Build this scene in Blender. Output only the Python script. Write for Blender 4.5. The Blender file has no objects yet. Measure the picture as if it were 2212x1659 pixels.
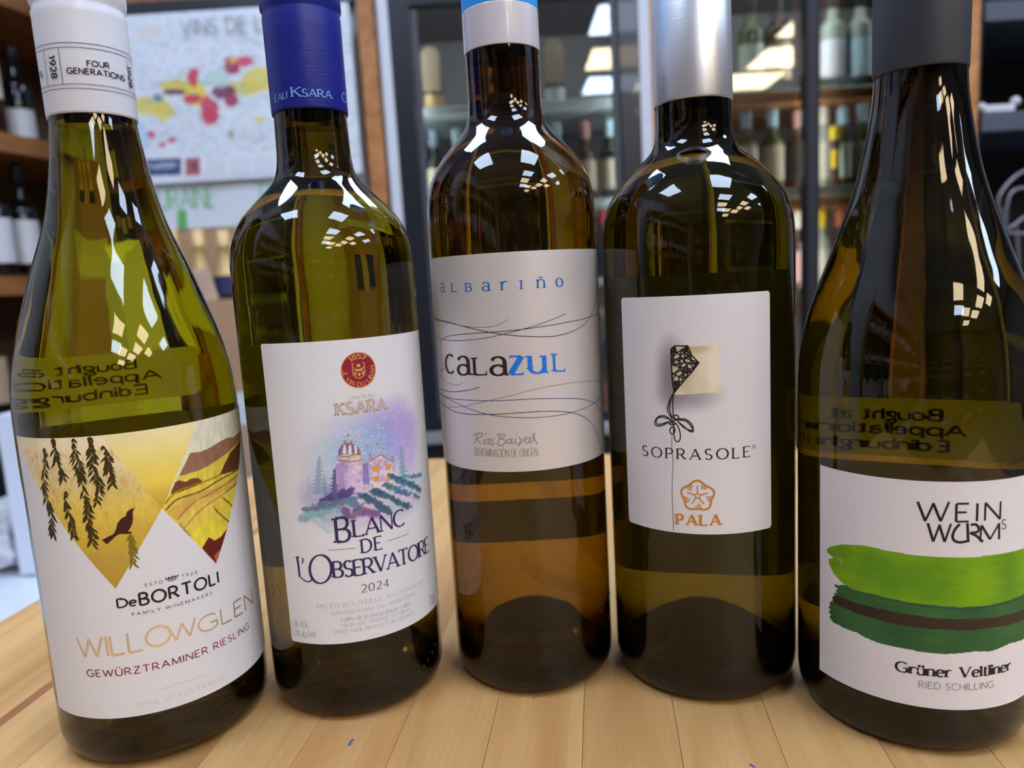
import bpy, bmesh, math, random
import numpy as np
from mathutils import Vector, Matrix
random.seed(7); RNG = np.random.default_rng(11)
SC = bpy.context.scene
COL = SC.collection
MM = 0.001
# ------------------------------------------------------------------ camera
W, H = 2212, 1659
FPX, PITCH, ROLL, CH = 1568.93, math.radians(8.1191), math.radians(-3.2897), 169.99
CF = np.array([0, math.cos(PITCH), -math.sin(PITCH)])
_R0 = np.array([1.0, 0, 0]); _U0 = np.array([0, math.sin(PITCH), math.cos(PITCH)])
CR = math.cos(ROLL)*_R0 + math.sin(ROLL)*_U0
CU = -math.sin(ROLL)*_R0 + math.cos(ROLL)*_U0
cam_d = bpy.data.cameras.new('camera'); cam = bpy.data.objects.new('camera', cam_d); COL.objects.link(cam)
cam_d.sensor_width = 36; cam_d.sensor_fit = 'HORIZONTAL'; cam_d.lens = FPX/W*36
cam_d.clip_start = 0.01; cam_d.clip_end = 50
cam.matrix_world = Matrix(((CR[0], CU[0], -CF[0], 0), (CR[1], CU[1], -CF[1], 0), (CR[2], CU[2], -CF[2], CH*MM), (0, 0, 0, 1)))
cam_d.dof.use_dof = True; cam_d.dof.focus_distance = 0.262; cam_d.dof.aperture_fstop = 9.4
SC.camera = cam
# ------------------------------------------------------------------ world, exposure
wd = bpy.data.worlds.new('world'); SC.world = wd; wd.use_nodes = True
wd.node_tree.nodes['Background'].inputs[0].default_value = (.8, .88, 1, 1)
wd.node_tree.nodes['Background'].inputs[1].default_value = 0.35
SC.view_settings.view_transform = 'Standard'; SC.view_settings.look = 'None'
SC.view_settings.gamma = 1; SC.view_settings.use_curve_mapping = False
SC.view_settings.exposure = 0.0
cy = SC.cycles
cy.max_bounces = 16; cy.transmission_bounces = 14; cy.diffuse_bounces = 4; cy.glossy_bounces = 6
cy.transparent_max_bounces = 8; cy.caustics_reflective = False; cy.caustics_refractive = True
cy.sample_clamp_indirect = 6; cy.blur_glossy = 0.3
LAMP = 18.5

# ------------------------------------------------------------------ helpers
def lin(c):
    c = np.asarray(c, float)/255
    return np.where(c <= .04045, c/12.92, ((c+.055)/1.055)**2.4)
def L4(c): return (*[float(v) for v in lin(c)], 1)
def ray(x, y): return CF + CR*((x-W/2)/FPX) + CU*((H/2-y)/FPX)
def at(x, y, Y):
    d = ray(x, y); t = Y/d[1]; return (t*d[0], Y, CH+t*d[2])
def floor_at(x, y, z=0):
    d = ray(x, y); t = (z-CH)/d[2]; return (t*d[0], t*d[1], z)

MATS = {}
def mat(name, col=(200, 200, 200), rough=.5, metal=0, spec=.5, noise=0, nscale=20, bump=0, bscale=200, emit=None, coat=0, attr=None, stretch=None, uv=False, alpha=None, trans=0, ior=1.45, translucent=0):
    if name in MATS: return MATS[name]
    m = bpy.data.materials.new(name); m.use_nodes = True; nt = m.node_tree; N = nt.nodes; K = nt.links
    b = N['Principled BSDF']
    b.inputs['Base Color'].default_value = L4(col); b.inputs['Roughness'].default_value = rough
    b.inputs['Metallic'].default_value = metal; b.inputs['Specular IOR Level'].default_value = spec
    b.inputs['Coat Weight'].default_value = coat; b.inputs['IOR'].default_value = ior
    b.inputs['Transmission Weight'].default_value = trans
    tc = N.new('ShaderNodeTexCoord'); mp = N.new('ShaderNodeMapping'); K.new(tc.outputs['UV' if uv else 'Object'], mp.inputs[0])
    if stretch: mp.inputs['Scale'].default_value = stretch
    src = None
    if attr:
        a = N.new('ShaderNodeAttribute'); a.attribute_name = attr; src = a.outputs['Color']
    if noise:
        n = N.new('ShaderNodeTexNoise'); n.inputs['Scale'].default_value = nscale; n.inputs['Detail'].default_value = 5
        K.new(mp.outputs[0], n.inputs[0])
        r = N.new('ShaderNodeMapRange'); r.inputs[1].default_value = .3; r.inputs[2].default_value = .7
        r.inputs[3].default_value = 1-noise; r.inputs[4].default_value = 1+noise; K.new(n.outputs[0], r.inputs[0])
        mx = N.new('ShaderNodeMix'); mx.data_type = 'RGBA'; mx.blend_type = 'MULTIPLY'; mx.inputs[0].default_value = 1
        if src: K.new(src, mx.inputs[6])
        else: mx.inputs[6].default_value = L4(col)
        K.new(r.outputs[0], mx.inputs[7]); src = mx.outputs[2]
    if src: K.new(src, b.inputs['Base Color'])
    if bump:
        n2 = N.new('ShaderNodeTexNoise'); n2.inputs['Scale'].default_value = bscale; n2.inputs['Detail'].default_value = 3
        K.new(mp.outputs[0], n2.inputs[0]); bp = N.new('ShaderNodeBump'); bp.inputs['Strength'].default_value = bump
        bp.inputs['Distance'].default_value = .0004; K.new(n2.outputs[0], bp.inputs['Height']); K.new(bp.outputs[0], b.inputs['Normal'])
    if emit:
        b.inputs['Emission Color'].default_value = L4(emit[0]); b.inputs['Emission Strength'].default_value = emit[1]
    if translucent:
        tr = N.new('ShaderNodeBsdfTranslucent'); ms = N.new('ShaderNodeMixShader'); ms.inputs[0].default_value = translucent
        tr.inputs[0].default_value = L4(col)
        K.new(b.outputs[0], ms.inputs[1]); K.new(tr.outputs[0], ms.inputs[2]); K.new(ms.outputs[0], N['Material Output'].inputs[0])
    MATS[name] = m
    return m

def glass_mat(name, dens, col):
    """bottle glass: index of refraction read from the mesh (glass/air outside, glass/wine inside), colour by absorption in the wall"""
    m = bpy.data.materials.new(name); m.use_nodes = True; nt = m.node_tree; N = nt.nodes; K = nt.links
    N.remove(N['Principled BSDF'])
    g = N.new('ShaderNodeBsdfGlass'); g.inputs['Roughness'].default_value = 0.0; g.inputs['Color'].default_value = (1, 1, 1, 1)
    a = N.new('ShaderNodeAttribute'); a.attribute_name = 'ior'; K.new(a.outputs['Fac'], g.inputs['IOR'])
    tc = N.new('ShaderNodeTexCoord'); mp = N.new('ShaderNodeMapping'); mp.inputs['Scale'].default_value = (60, 60, 14)
    nz = N.new('ShaderNodeTexNoise'); nz.inputs['Scale'].default_value = 1.3; nz.inputs['Detail'].default_value = 2
    bp = N.new('ShaderNodeBump'); bp.inputs['Strength'].default_value = .2; bp.inputs['Distance'].default_value = .001
    K.new(tc.outputs['Object'], mp.inputs[0]); K.new(mp.outputs[0], nz.inputs[0]); K.new(nz.outputs[0], bp.inputs['Height']); K.new(bp.outputs[0], g.inputs['Normal'])
    v = N.new('ShaderNodeVolumeAbsorption'); v.inputs['Density'].default_value = dens; v.inputs['Color'].default_value = (*col, 1)
    K.new(g.outputs[0], N['Material Output'].inputs['Surface']); K.new(v.outputs[0], N['Material Output'].inputs['Volume'])
    return m

def obj(name, me, m, parent=None, loc=None, kind=None, label=None, cat=None, group=None):
    o = bpy.data.objects.new(name, me); COL.objects.link(o)
    if m is not None and isinstance(me, bpy.types.Mesh) and not me.materials: me.materials.append(m)
    if parent: o.parent = parent
    if loc is not None: o.location = loc
    for k, v in (('kind', kind), ('label', label), ('category', cat), ('group', group)):
        if v: o[k] = v
    return o
def thing(name, label, cat, loc=(0, 0, 0), rz=0, group=None):
    o = obj(name, None, None, loc=loc, label=label, cat=cat, group=group); o.rotation_euler = (0, 0, rz); return o
def dup(root, loc=None, rz=None, label=None, group=None):
    r = root.copy(); COL.objects.link(r)
    if loc is not None: r.location = loc
    if rz is not None: r.rotation_euler = (0, 0, rz)
    if label: r['label'] = label
    if group: r['group'] = group
    for ch in list(root.children):
        c = ch.copy(); COL.objects.link(c); c.parent = r
        for g in ch.children:
            d = g.copy(); COL.objects.link(d); d.parent = c
    return r
def mesh(name, V, F, smooth=False):
    me = bpy.data.meshes.new(name); me.from_pydata([tuple(map(float, v)) for v in V], [], F); me.update()
    if smooth: me.polygons.foreach_set('use_smooth', [True]*len(me.polygons))
    return me
def box_bm(bm, c, s, bev=0, M=None):
    r = bmesh.ops.create_cube(bm, size=1)
    bmesh.ops.scale(bm, vec=s, verts=r['verts'])
    if bev:
        es = list({e for v in r['verts'] for e in v.link_edges}); q = bmesh.ops.bevel(bm, geom=es, offset=bev, segments=2, affect='EDGES', profile=.6)
        vs = list({v for f in q['faces'] for v in f.verts} | {v for v in r['verts'] if v.is_valid})
    else: vs = r['verts']
    if M: bmesh.ops.transform(bm, matrix=M, verts=vs)
    bmesh.ops.translate(bm, vec=c, verts=vs)
def bm_mesh(bm, name='mesh'):
    me = bpy.data.meshes.new(name); bm.to_mesh(me); bm.free(); return me
def box(name, lo, hi, m, parent=None, bev=0, **kw):
    """a bevelled box between two corners in millimetres; its origin lies at the centre"""
    lo = np.minimum(lo, hi).astype(float); hi = np.maximum(lo, hi).astype(float) if False else np.maximum(np.array(lo, float), np.array(hi, float))
    c = (lo+hi)/2*MM; s = (hi-lo)*MM
    bm = bmesh.new(); box_bm(bm, (0, 0, 0), s, bev*MM)
    o = obj(name, bm_mesh(bm, name), m, parent, loc=c, **kw)
    return o
def lathe(prof, seg=64, ior=None, close=False):
    """prof: list of (z, r) in mm from bottom to top, revolved about z. Returns mesh"""
    V = []; F = []; n = len(prof); rings = []
    at_v = []
    for k, (z, r) in enumerate(prof):
        if r < 1e-6:
            rings.append([len(V)]); V.append((0, 0, z*MM)); at_v.append(k)
        else:
            rings.append(list(range(len(V), len(V)+seg)))
            for j in range(seg):
                t = 2*math.pi*j/seg; V.append((r*MM*math.sin(t), -r*MM*math.cos(t), z*MM)); at_v.append(k)
    for k in range(n-1):
        a, b = rings[k], rings[k+1]
        for j in range(seg):
            j2 = (j+1) % seg
            if len(a) == 1 and len(b) == 1: continue
            if len(a) == 1: F.append((a[0], b[j2], b[j]))
            elif len(b) == 1: F.append((a[j], a[j2], b[0]))
            else: F.append((a[j], a[j2], b[j2], b[j]))
    me = mesh('lathe', V, F, True)
    if ior is not None:
        a = me.attributes.new('ior', 'FLOAT', 'POINT'); a.data.foreach_set('value', [ior[k] for k in at_v])
    return me

# ------------------------------------------------------------------ printed lettering: stroke glyphs
def AR(cx, cy, rx, ry, a0, a1, n=None):
    n = n or max(4, int(abs(a1-a0)/14)); return [(cx+rx*math.cos(math.radians(a0+(a1-a0)*k/n)), cy+ry*math.sin(math.radians(a0+(a1-a0)*k/n))) for k in range(n+1)]
def glyphs(X):
    G = {}
    st = ([(0, 0), (0, 1)], 'ab')
    G['A'] = (.78, [([(0, 0), (.39, 1)], 'at'), ([(.39, 1), (.78, 0)], 'b'), ([(.13, .34), (.65, .34)], 't')])
    G['B'] = (.56, [st, ([(0, 1), (.27, 1)]+AR(.27, .76, .23, .24, 90, -90)+[(0, .52)], ''), ([(.2, .52), (.29, .52)]+AR(.29, .26, .27, .26, 90, -90)+[(0, 0)], '')])
    G['C'] = (.74, [(AR(.44, .5, .44, .5, 48, 312), '')])
    G['D'] = (.72, [st, ([(0, 1), (.24, 1)]+AR(.24, .5, .48, .5, 90, -90)+[(0, 0)], '')])
    G['E'] = (.5, [st, ([(0, 1), (.49, 1)], 'q'), ([(0, .52), (.41, .52)], ''), ([(0, 0), (.5, 0)], 'p')])
    G['F'] = (.48, [st, ([(0, 1), (.49, 1)], 'q'), ([(0, .52), (.41, .52)], '')])
    G['G'] = (.8, [(AR(.45, .5, .45, .5, 48, 325), ''), ([(.79, .14), (.79, .45)], ''), ([(.5, .45), (.84, .45)], 't')])
    G['H'] = (.7, [st, ([(.7, 0), (.7, 1)], 'ab'), ([(0, .52), (.7, .52)], '')])
    G['I'] = (.0, [st])
    G['J'] = (.36, [([(.36, 1), (.36, .2)]+AR(.18, .2, .18, .2, 0, -150), 'a')])
    G['K'] = (.64, [st, ([(.58, 1), (0, .42)], 'at'), ([(.17, .57), (.64, 0)], 'b')])
    G['L'] = (.5, [st, ([(0, 0), (.5, 0)], 'p')])
    G['M'] = (.86, [([(.02, 0), (.05, 1)], 'at'), ([(.05, 1), (.43, .08)], ''), ([(.43, .08), (.81, 1)], 't'), ([(.81, 1), (.84, 0)], 'b')])
    G['N'] = (.7, [([(0, 0), (0, 1)], 'at'), ([(0, 1), (.7, 0)], ''), ([(.7, 0), (.7, 1)], 'bt')])
    G['O'] = (.9, [(AR(.45, .5, .45, .5, 90, 450, 28), 'c')])
    G['P'] = (.54, [st, ([(0, 1), (.27, 1)]+AR(.27, .73, .26, .27, 90, -90)+[(0, .46)], '')])
    G['Q'] = (.9, G['O'][1]+[([(.5, .2), (.88, -.1)], '')])
    G['R'] = (.62, G['P'][1]+[([(.27, .46), (.62, 0)], 'b')])
    G['S'] = (.5, [(AR(.25, .745, .22, .255, 35, 270)+AR(.25, .245, .25, .245, 90, -150)[1:], '')])
    G['T'] = (.68, [([(.34, 0), (.34, 1)], 'a'), ([(0, 1), (.68, 1)], 'qr')])
    G['U'] = (.66, [([(0, 1), (0, .34)]+AR(.33, .34, .33, .34, 180, 360)+[(.66, 1)], 'ab')])
    G['V'] = (.74, [([(0, 1), (.37, 0)], 'a'), ([(.37, 0), (.74, 1)], 'bt')])
    G['W'] = (1.1, [([(0, 1), (.28, 0)], 'a'), ([(.28, 0), (.56, .94)], 't'), ([(.54, .94), (.82, 0)], ''), ([(.82, 0), (1.1, 1)], 'bt')])
    G['X'] = (.66, [([(0, 1), (.66, 0)], 'ab'), ([(0, 0), (.66, 1)], 'abt')])
    G['Y'] = (.68, [([(.34, 0), (.34, .48)], 'a'), ([(.34, .46), (0, 1)], 'b'), ([(.34, .46), (.68, 1)], 'bt')])
    G['Z'] = (.62, [([(.02, 1), (.6, 1)], 'r'), ([(.6, 1), (0, 0)], 'T'), ([(0, 0), (.62, 0)], 'p')])
    G["'"] = (.06, [([(.05, 1), (.05, .92), (0, .8)], '')])
    G['.'] = (.02, [([(0.01, .06), .06], 'D')]); G[','] = (.05, [([(.05, .1), (0, -.12)], '')])
    G['-'] = (.28, [([(0, .36), (.28, .36)], '')]); G['/'] = (.4, [([(0, -.1), (.4, 1.05)], '')])
    G['%'] = (.72, [(AR(.15, .77, .14, .22, 0, 360), 'c'), (AR(.57, .23, .14, .22, 0, 360), 'c'), ([(.12, 0), (.6, 1)], 't')])
    G['1'] = (.3, [([(.2, 0), (.2, 1), ], 'a'), ([(.2, 1), (0, .82)], 't')])
    G['2'] = (.5, [(AR(.25, .72, .23, .28, 150, -20)+[(.38, .42), (0, 0)], ''), ([(0, 0), (.5, 0)], 'p')])
    G['3'] = (.48, [(AR(.22, .76, .21, .24, 140, -90), ''), (AR(.22, .26, .25, .26, 90, -140), '')])
    G['4'] = (.56, [([(.4, 0), (.4, 1)], 'a'), ([(.4, 1), (0, .3)], 't'), ([(0, .3), (.56, .3)], '')])
    G['5'] = (.48, [([(.44, 1), (.1, 1), (.06, .56)], ''), ([(.06, .56)]+AR(.21, .32, .26, .32, 110, -140), '')])
    G['6'] = (.5, [(AR(.25, .3, .25, .3, 0, 360), 'c'), (AR(.52, .3, .52, .72, 180, 108), '')])
    G['7'] = (.5, [([(0, 1), (.5, 1)], ''), ([(.5, 1), (.14, 0)], 'T')])
    G['8'] = (.5, [(AR(.25, .75, .2, .25, 90, 450), 'c'), (AR(.25, .26, .25, .26, 90, 450), 'c')])
    G['9'] = (.5, [(AR(.25, .7, .25, .3, 0, 360), 'c'), (AR(-.02, .7, .52, .72, 0, -72), '')])
    G['0'] = (.54, [(AR(.27, .5, .27, .5, 90, 450), 'c')])
    x = X
    G['a'] = (.42, [(AR(.21, x-.2, .19, .2, 160, 0)+[(.4, .1)]+AR(.47, .1, .07, .09, 180, 290), ''), (AR(.2, .18, .2, .19, 40, 320), ''), ([(.33, .32), (.4, .36)], 't')])
    G['b'] = (.48, [([(0, 0), (0, 1)], 'b'), (AR(.24, x/2, .24, x/2, 160, -160), '')])
    G['c'] = (.42, [(AR(.26, x/2, .26, x/2, 52, 308), '')])
    G['d'] = (.48, [([(.48, 0), (.48, 1)], 'ab'), (AR(.24, x/2, .24, x/2, 20, 340), '')])
    G['e'] = (.46, [([(.03, x*.54), (.46, x*.54)], 't'), (AR(.24, x/2, .24, x/2, 6, 312), '')])
    G['f'] = (.3, [([(.12, 0), (.12, .8)]+AR(.28, .8, .16, .2, 180, 50), 'a'), ([(0, x), (.3, x)], 't')])
    G['g'] = (.46, [(AR(.22, x-.22, .2, .22, 0, 360), 'c'), (AR(.22, -.14, .22, .15, 0, 360), 'c'), ([(.14, x-.42), (.08, .1), (.2, .02)], 't'), ([(.38, x-.06), (.48, x+.02)], 't')])
    G['h'] = (.46, [([(0, 0), (0, 1)], 'ab'), ([(0, x-.24)]+AR(.23, x-.22, .22, .22, 165, 0)+[(.45, 0)], 'b')])
    G['i'] = (.0, [([(0, 0), (0, x)], 'aj'), ([(0, x+.2), .07], 'D')])
    G['k'] = (.44, [([(0, 0), (0, 1)], 'ab'), ([(.4, x), (0, .26)], 'at'), ([(.12, .36), (.44, 0)], 'b')])
    G['l'] = (.0, [([(0, 0), (0, 1)], 'aj')])
    G['m'] = (.82, [([(0, 0), (0, x)], 'aj'), ([(0, x-.24)]+AR(.21, x-.21, .2, .21, 165, 0)+[(.41, 0)], 'b'), ([(.41, x-.24)]+AR(.62, x-.21, .2, .21, 165, 0)+[(.82, 0)], 'b')])
    G['n'] = (.46, [([(0, 0), (0, x)], 'aj'), ([(0, x-.24)]+AR(.24, x-.22, .22, .22, 165, 0)+[(.46, 0)], 'b')])
    G['o'] = (.5, [(AR(.25, x/2, .25, x/2, 90, 450), 'c')])
    G['p'] = (.48, [([(0, -.3), (0, x)], 'aj'), (AR(.24, x/2, .24, x/2, 160, -160), '')])
    G['q'] = (.48, [([(.48, -.3), (.48, x)], 'a'), (AR(.24, x/2, .24, x/2, 20, 340), '')])
    G['r'] = (.32, [([(0, 0), (0, x)], 'aj'), ([(0, x-.26)]+AR(.24, x-.24, .2, .24, 160, 55), '')])
    G['s'] = (.36, [(AR(.18, x*.745, .16, x*.255, 35, 270)+AR(.18, x*.25, .18, x*.25, 90, -150)[1:], '')])
    G['t'] = (.3, [([(.12, x+.2), (.12, .14)]+AR(.24, .14, .12, .14, 180, 310), ''), ([(0, x), (.3, x)], 't')])
    G['u'] = (.46, [([(0, x), (0, .22)]+AR(.22, .22, .22, .22, 180, 350), 'j'), ([(.46, x), (.46, 0)], 'jb')])
    G['v'] = (.46, [([(0, x), (.23, 0)], 'a'), ([(.23, 0), (.46, x)], 'bt')])
    G['x'] = (.44, [([(0, x), (.44, 0)], 'ab'), ([(0, 0), (.44, x)], 'abt')])
    G['y'] = (.46, [([(0, x), (.24, .02)], 'a'), ([(.46, x), (.16, -.22), (.04, -.26)], 'at')])
    G['z'] = (.42, [([(.02, x), (.4, x)], 'r'), ([(.4, x), (0, 0)], 'T'), ([(0, 0), (.42, 0)], 'p')])
    def acc(base, extra): w, s = G[base]; return (w, s+extra(w))
    dots = lambda h: (lambda w: [([(w/2-.13, h), .06], 'D'), ([(w/2+.13, h), .06], 'D')])
    til = lambda w: [([(w/2-.16, x+.12), (w/2-.07, x+.2), (w/2+.06, x+.13), (w/2+.15, x+.22)], 't')]
    G['ü'] = acc('u', dots(x+.18)); G['Ü'] = acc('U', dots(1.2)); G['ñ'] = acc('n', til)
    G['é'] = acc('e', lambda w: [([(w/2-.04, x+.12), (w/2+.1, x+.3)], '')])
    G['Ó'] = acc('O', lambda w: [([(w/2-.04, 1.1), (w/2+.12, 1.32)], '')])
    G['Â'] = acc('A', lambda w: [([(w/2-.16, 1.08), (w/2, 1.24), (w/2+.16, 1.08)], 't')])
    G['º'] = (.2, [(AR(.1, .9, .1, .1, 0, 360), 'c')])
    return G
GL = {}
def text_ribbons(text, w, h, thick=.12, thin=None, serif=0, xh=.66, track=.2, space=.4, slant=0, small=None):
    """returns list of ribbon strokes (points, widths) inside a w x h (mm) line; baseline at y=0. small = scale of letters after each '^'"""
    if xh not in GL: GL[xh] = glyphs(xh)
    G = GL[xh]; thin = thick if thin is None else thin
    x = 0; items = []; sc = 1; k = 0
    for ch in text:
        if ch == '^': sc = small; continue
        if ch == '|': sc = 1; continue
        if ch == ' ': x += space; continue
        gw, ss = G[ch]; items.append((x, sc, ss)); x += gw*sc+track
    tot = max(x-track, 1e-6)
    sx = w/tot if w else h
    out = []
    for x0, sc, ss in items:
        for pts, fl in ss:
            if 'D' in fl:
                (px, py), r = pts; out.append(('disk', ((x0+px*sc)*sx+slant*py*h, py*h*sc), max(r, thick*.55)*h*sc)); continue
            P = [((x0+a*sc)*sx+slant*b*sc*h, b*sc*h) for a, b in pts]
            Q = [P[0]]
            for a, b in zip(P, P[1:]):
                d = math.dist(a, b); n = max(1, int(d/(.12*h+.6)))
                Q += [(a[0]+(b[0]-a[0])*i/n, a[1]+(b[1]-a[1])*i/n) for i in range(1, n+1)]
            closed = 'c' in fl; ws = []
            for i in range(len(Q)):
                a = Q[max(i-1, 0)]; b = Q[min(i+1, len(Q)-1)]
                if closed and i in (0, len(Q)-1): a, b = Q[-2], Q[1]
                dx, dy = b[0]-a[0], b[1]-a[1]; l = math.hypot(dx, dy) or 1; s = abs(dy/l)
                wv = thin+(thick-thin)*s**1.3
                if 't' in fl: wv = thin*1.05
                if 'T' in fl: wv = thick
                ws.append(wv*h*(sc**.5))
            # square joins: run straight ends out to the stem's edge
            out.append(('rib', Q, ws, closed))
            if serif:
                for e, idx, nb in (('a', 0, 1), ('b', -1, -2)):
                    if e in fl:
                        p = Q[idx]; q = Q[nb]
                        dx, dy = p[0]-q[0], p[1]-q[1]
                        sh = serif*h*sc; th = thin*h*.9*(sc**.5); up = -1 if dy < 0 else 1
                        yy = p[1]-up*th/2
                        wst = ws[idx]
                        out.append(('rib', [(p[0]-sh-wst/2, yy), (p[0], yy), (p[0]+sh+wst/2, yy)], [th]*3, False))
                        out.append(('poly', [(p[0]-sh*.6-wst/2, yy), (p[0]+sh*.6+wst/2, yy), (p[0]+wst*.45, yy-up*sh*.6), (p[0]-wst*.45, yy-up*sh*.6)]))
                if 'j' in fl:
                    p = Q[-1] if Q[-1][1] > Q[0][1] else Q[0]
                    sh = serif*h*sc; th = thin*h*.9
                    out.append(('rib', [(p[0]-sh*1.4-ws[0]/2, p[1]-th*.6), (p[0], p[1]-th/2)], [th]*2, False))
                for e, sgn, idx in (('q', -1, -1), ('p', 1, -1), ('r', -1, 0)):
                    if e in fl:
                        p = Q[idx]; sh = serif*h*sc*1.5; th = thin*h
                        out.append(('rib', [(p[0], p[1]-sgn*thin*h/2), (p[0], p[1]+sgn*sh)], [th*1.1, th*.8], False))
                        if e == 'q' and 'r' in fl: pass
    return out
def ribbons_to_geo(rs, V, F):
    for r in rs:
        if r[0] == 'disk':
            _, (cx, cyy), rad = r; b = len(V); n = 14
            V += [(cx+rad*math.cos(2*math.pi*k/n), cyy+rad*math.sin(2*math.pi*k/n)) for k in range(n)]; F.append(tuple(range(b, b+n)))
        elif r[0] == 'poly':
            b = len(V); P = r[1]
            ar = sum(P[i][0]*P[(i+1) % len(P)][1]-P[(i+1) % len(P)][0]*P[i][1] for i in range(len(P)))
            if ar < 0: P = P[::-1]
            V += P; F.append(tuple(range(b, b+len(P))))
        else:
            _, P, ws, closed = r; n = len(P); b = len(V)
            for i in range(n):
                if closed and i in (0, n-1): a, c = P[-2], P[1]
                else: a, c = P[max(i-1, 0)], P[min(i+1, n-1)]
                p = P[i]
                d1 = (p[0]-a[0], p[1]-a[1]); d2 = (c[0]-p[0], c[1]-p[1])
                l1 = math.hypot(*d1) or 1; l2 = math.hypot(*d2) or 1
                if i == 0 and not closed: d1, l1 = d2, l2
                if i == n-1 and not closed: d2, l2 = d1, l1
                t = (d1[0]/l1+d2[0]/l2, d1[1]/l1+d2[1]/l2); lt = math.hypot(*t) or 1; t = (t[0]/lt, t[1]/lt)
                nx, ny = -t[1], t[0]; co = max(.55, (t[0]*d1[0]+t[1]*d1[1])/l1)
                hw = ws[i]/2/co
                V += [(p[0]+nx*hw, p[1]+ny*hw), (p[0]-nx*hw, p[1]-ny*hw)]
            for i in range(n-1): F.append((b+2*i+1, b+2*i+3, b+2*i+2, b+2*i))
def spline(P, n=8):
    """Catmull-Rom through the points"""
    out = []; P = [P[0]]+list(P)+[P[-1]]
    for i in range(1, len(P)-2):
        a, b, c, d = map(np.array, P[i-1:i+3])
        for k in range(n):
            t = k/n; out.append(tuple(.5*((2*b)+(-a+c)*t+(2*a-5*b+4*c-d)*t*t+(-a+3*b-3*c+d)*t**3)))
    out.append(tuple(P[-2])); return out

# ------------------------------------------------------------------ the five bottles: axis, radius and wall profile (mm)
BOT = {
 0: dict(c=(-150.41, 283.67), r=39.28, prof=[(122, 39.28), (131, 39.2), (141, 38.6), (150, 37), (160, 34.4), (170, 31.2), (180, 28), (186, 25.9), (193, 23.2), (200, 20.8), (207, 19.1), (214, 17.7), (222, 16.4), (230, 15.3), (237, 14.5), (252, 14.2)], fill=234.2),
 1: dict(c=(-74.31, 303.20), r=36.53, prof=[(177, 36.53), (184, 36.3), (190, 35.2), (195.5, 33), (199, 31), (203.5, 27), (208, 22.5), (210.5, 19.8), (214, 16.6), (217, 15.4), (223, 14.5), (240, 14.1), (255, 14)], fill=233.3),
 2: dict(c=(3.65, 310.23), r=34.92, prof=[(188, 34.92), (196, 34.9), (203.5, 34.4), (209.5, 33.1), (214, 31.0), (219, 28), (223.5, 24.2), (227.5, 20.3), (231, 17.2), (235, 15.4), (241, 14.9), (260, 14.9), (275, 14.6)], fill=256.6),
 3: dict(c=(77.98, 300.3), r=37.99, prof=[(178, 37.99), (186.5, 37.6), (192, 36.7), (197, 35), (201.5, 32.3), (205.5, 29.2), (209.5, 25.5), (213, 21), (216, 17.6), (219, 15.8), (224, 14.8), (235, 14.6), (250, 14.4)], fill=236),
 4: dict(c=(148.08, 264.76), r=39.79, prof=[(122, 39.79), (136, 39.2), (148, 37), (157, 34.3), (164, 31.6), (172, 28.6), (183, 24.8), (190, 22.3), (197, 20.2), (204, 18.6), (212, 17), (219, 15.7), (225, 14.9), (232, 14.5), (250, 14.3)], fill=229.8),
}
def on_label(i, x, y, dr=.1):
    """pixel of the photograph -> (u, z) on the unrolled bottle wall, mm (u = 0 faces -Y)"""
    b = BOT[i]; c = np.array(b['c']); r = b['r']+dr; d = ray(x, y); D = d[:2]
    A = D@D; B = -2*D@c; C = c@c-r*r; q = max(B*B-4*A*C, 0); t = (-B-math.sqrt(q))/(2*A)
    P = t*D-c; th = math.atan2(P[0], -P[1]); return (th*r, CH+t*d[2])
def on_neck(i, x, y, r):
    b = BOT[i]; c = np.array(b['c']); d = ray(x, y); D = d[:2]
    A = D@D; B = -2*D@c; C = c@c-r*r; q = max(B*B-4*A*C, 0); t = (-B-math.sqrt(q))/(2*A)
    P = t*D-c; th = math.atan2(P[0], -P[1]); return (th*r, CH+t*d[2])
def wrap_mesh(V, F, r, name='print', rf=None):
    """wrap flat (u,z) geometry round a bottle of radius r (mm)"""
    out = [((rr := (rf(z) if rf else r))*MM*math.sin(u/r), -rr*MM*math.cos(u/r), z*MM) for u, z in V]
    me = bpy.data.meshes.new(name); me.from_pydata(out, [], F)
    uv = me.uv_layers.new(name='UV'); idx = np.empty(len(me.loops), int); me.loops.foreach_get('vertex_index', idx)
    uv.data.foreach_set('uv', (np.array(V)[idx]*MM*10).ravel())
    me.update(); return me
def ink(name, col, rough=.5, metal=0): return mat('ink_'+name, col, rough, metal, spec=.35)
def text_on(parent, i, text, bl, br, top, m, r=None, dr=.16, name='lettering', flat=None, **kw):
    """text whose baseline runs between two measured points; height from the point `top` above its left end"""
    f = (lambda x, y: on_label(i, x, y)) if r is None else (lambda x, y: on_neck(i, x, y, r))
    (u0, z0), (u1, z1) = f(*bl), f(*br); zt = f(*top)[1]
    if flat: z0 = z1 = (z0+z1)/2
    h = abs(zt-f(*bl)[1]); rs = text_ribbons(text, u1-u0, h, **kw); V = []; F = []; ribbons_to_geo(rs, V, F)
    sl = (z1-z0)/(u1-u0); V = [(u0+a, z0+b+sl*a) for a, b in V]
    R = (BOT[i]['r'] if r is None else r)+dr
    return obj(name, wrap_mesh(V, F, R), m, parent)
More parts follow.
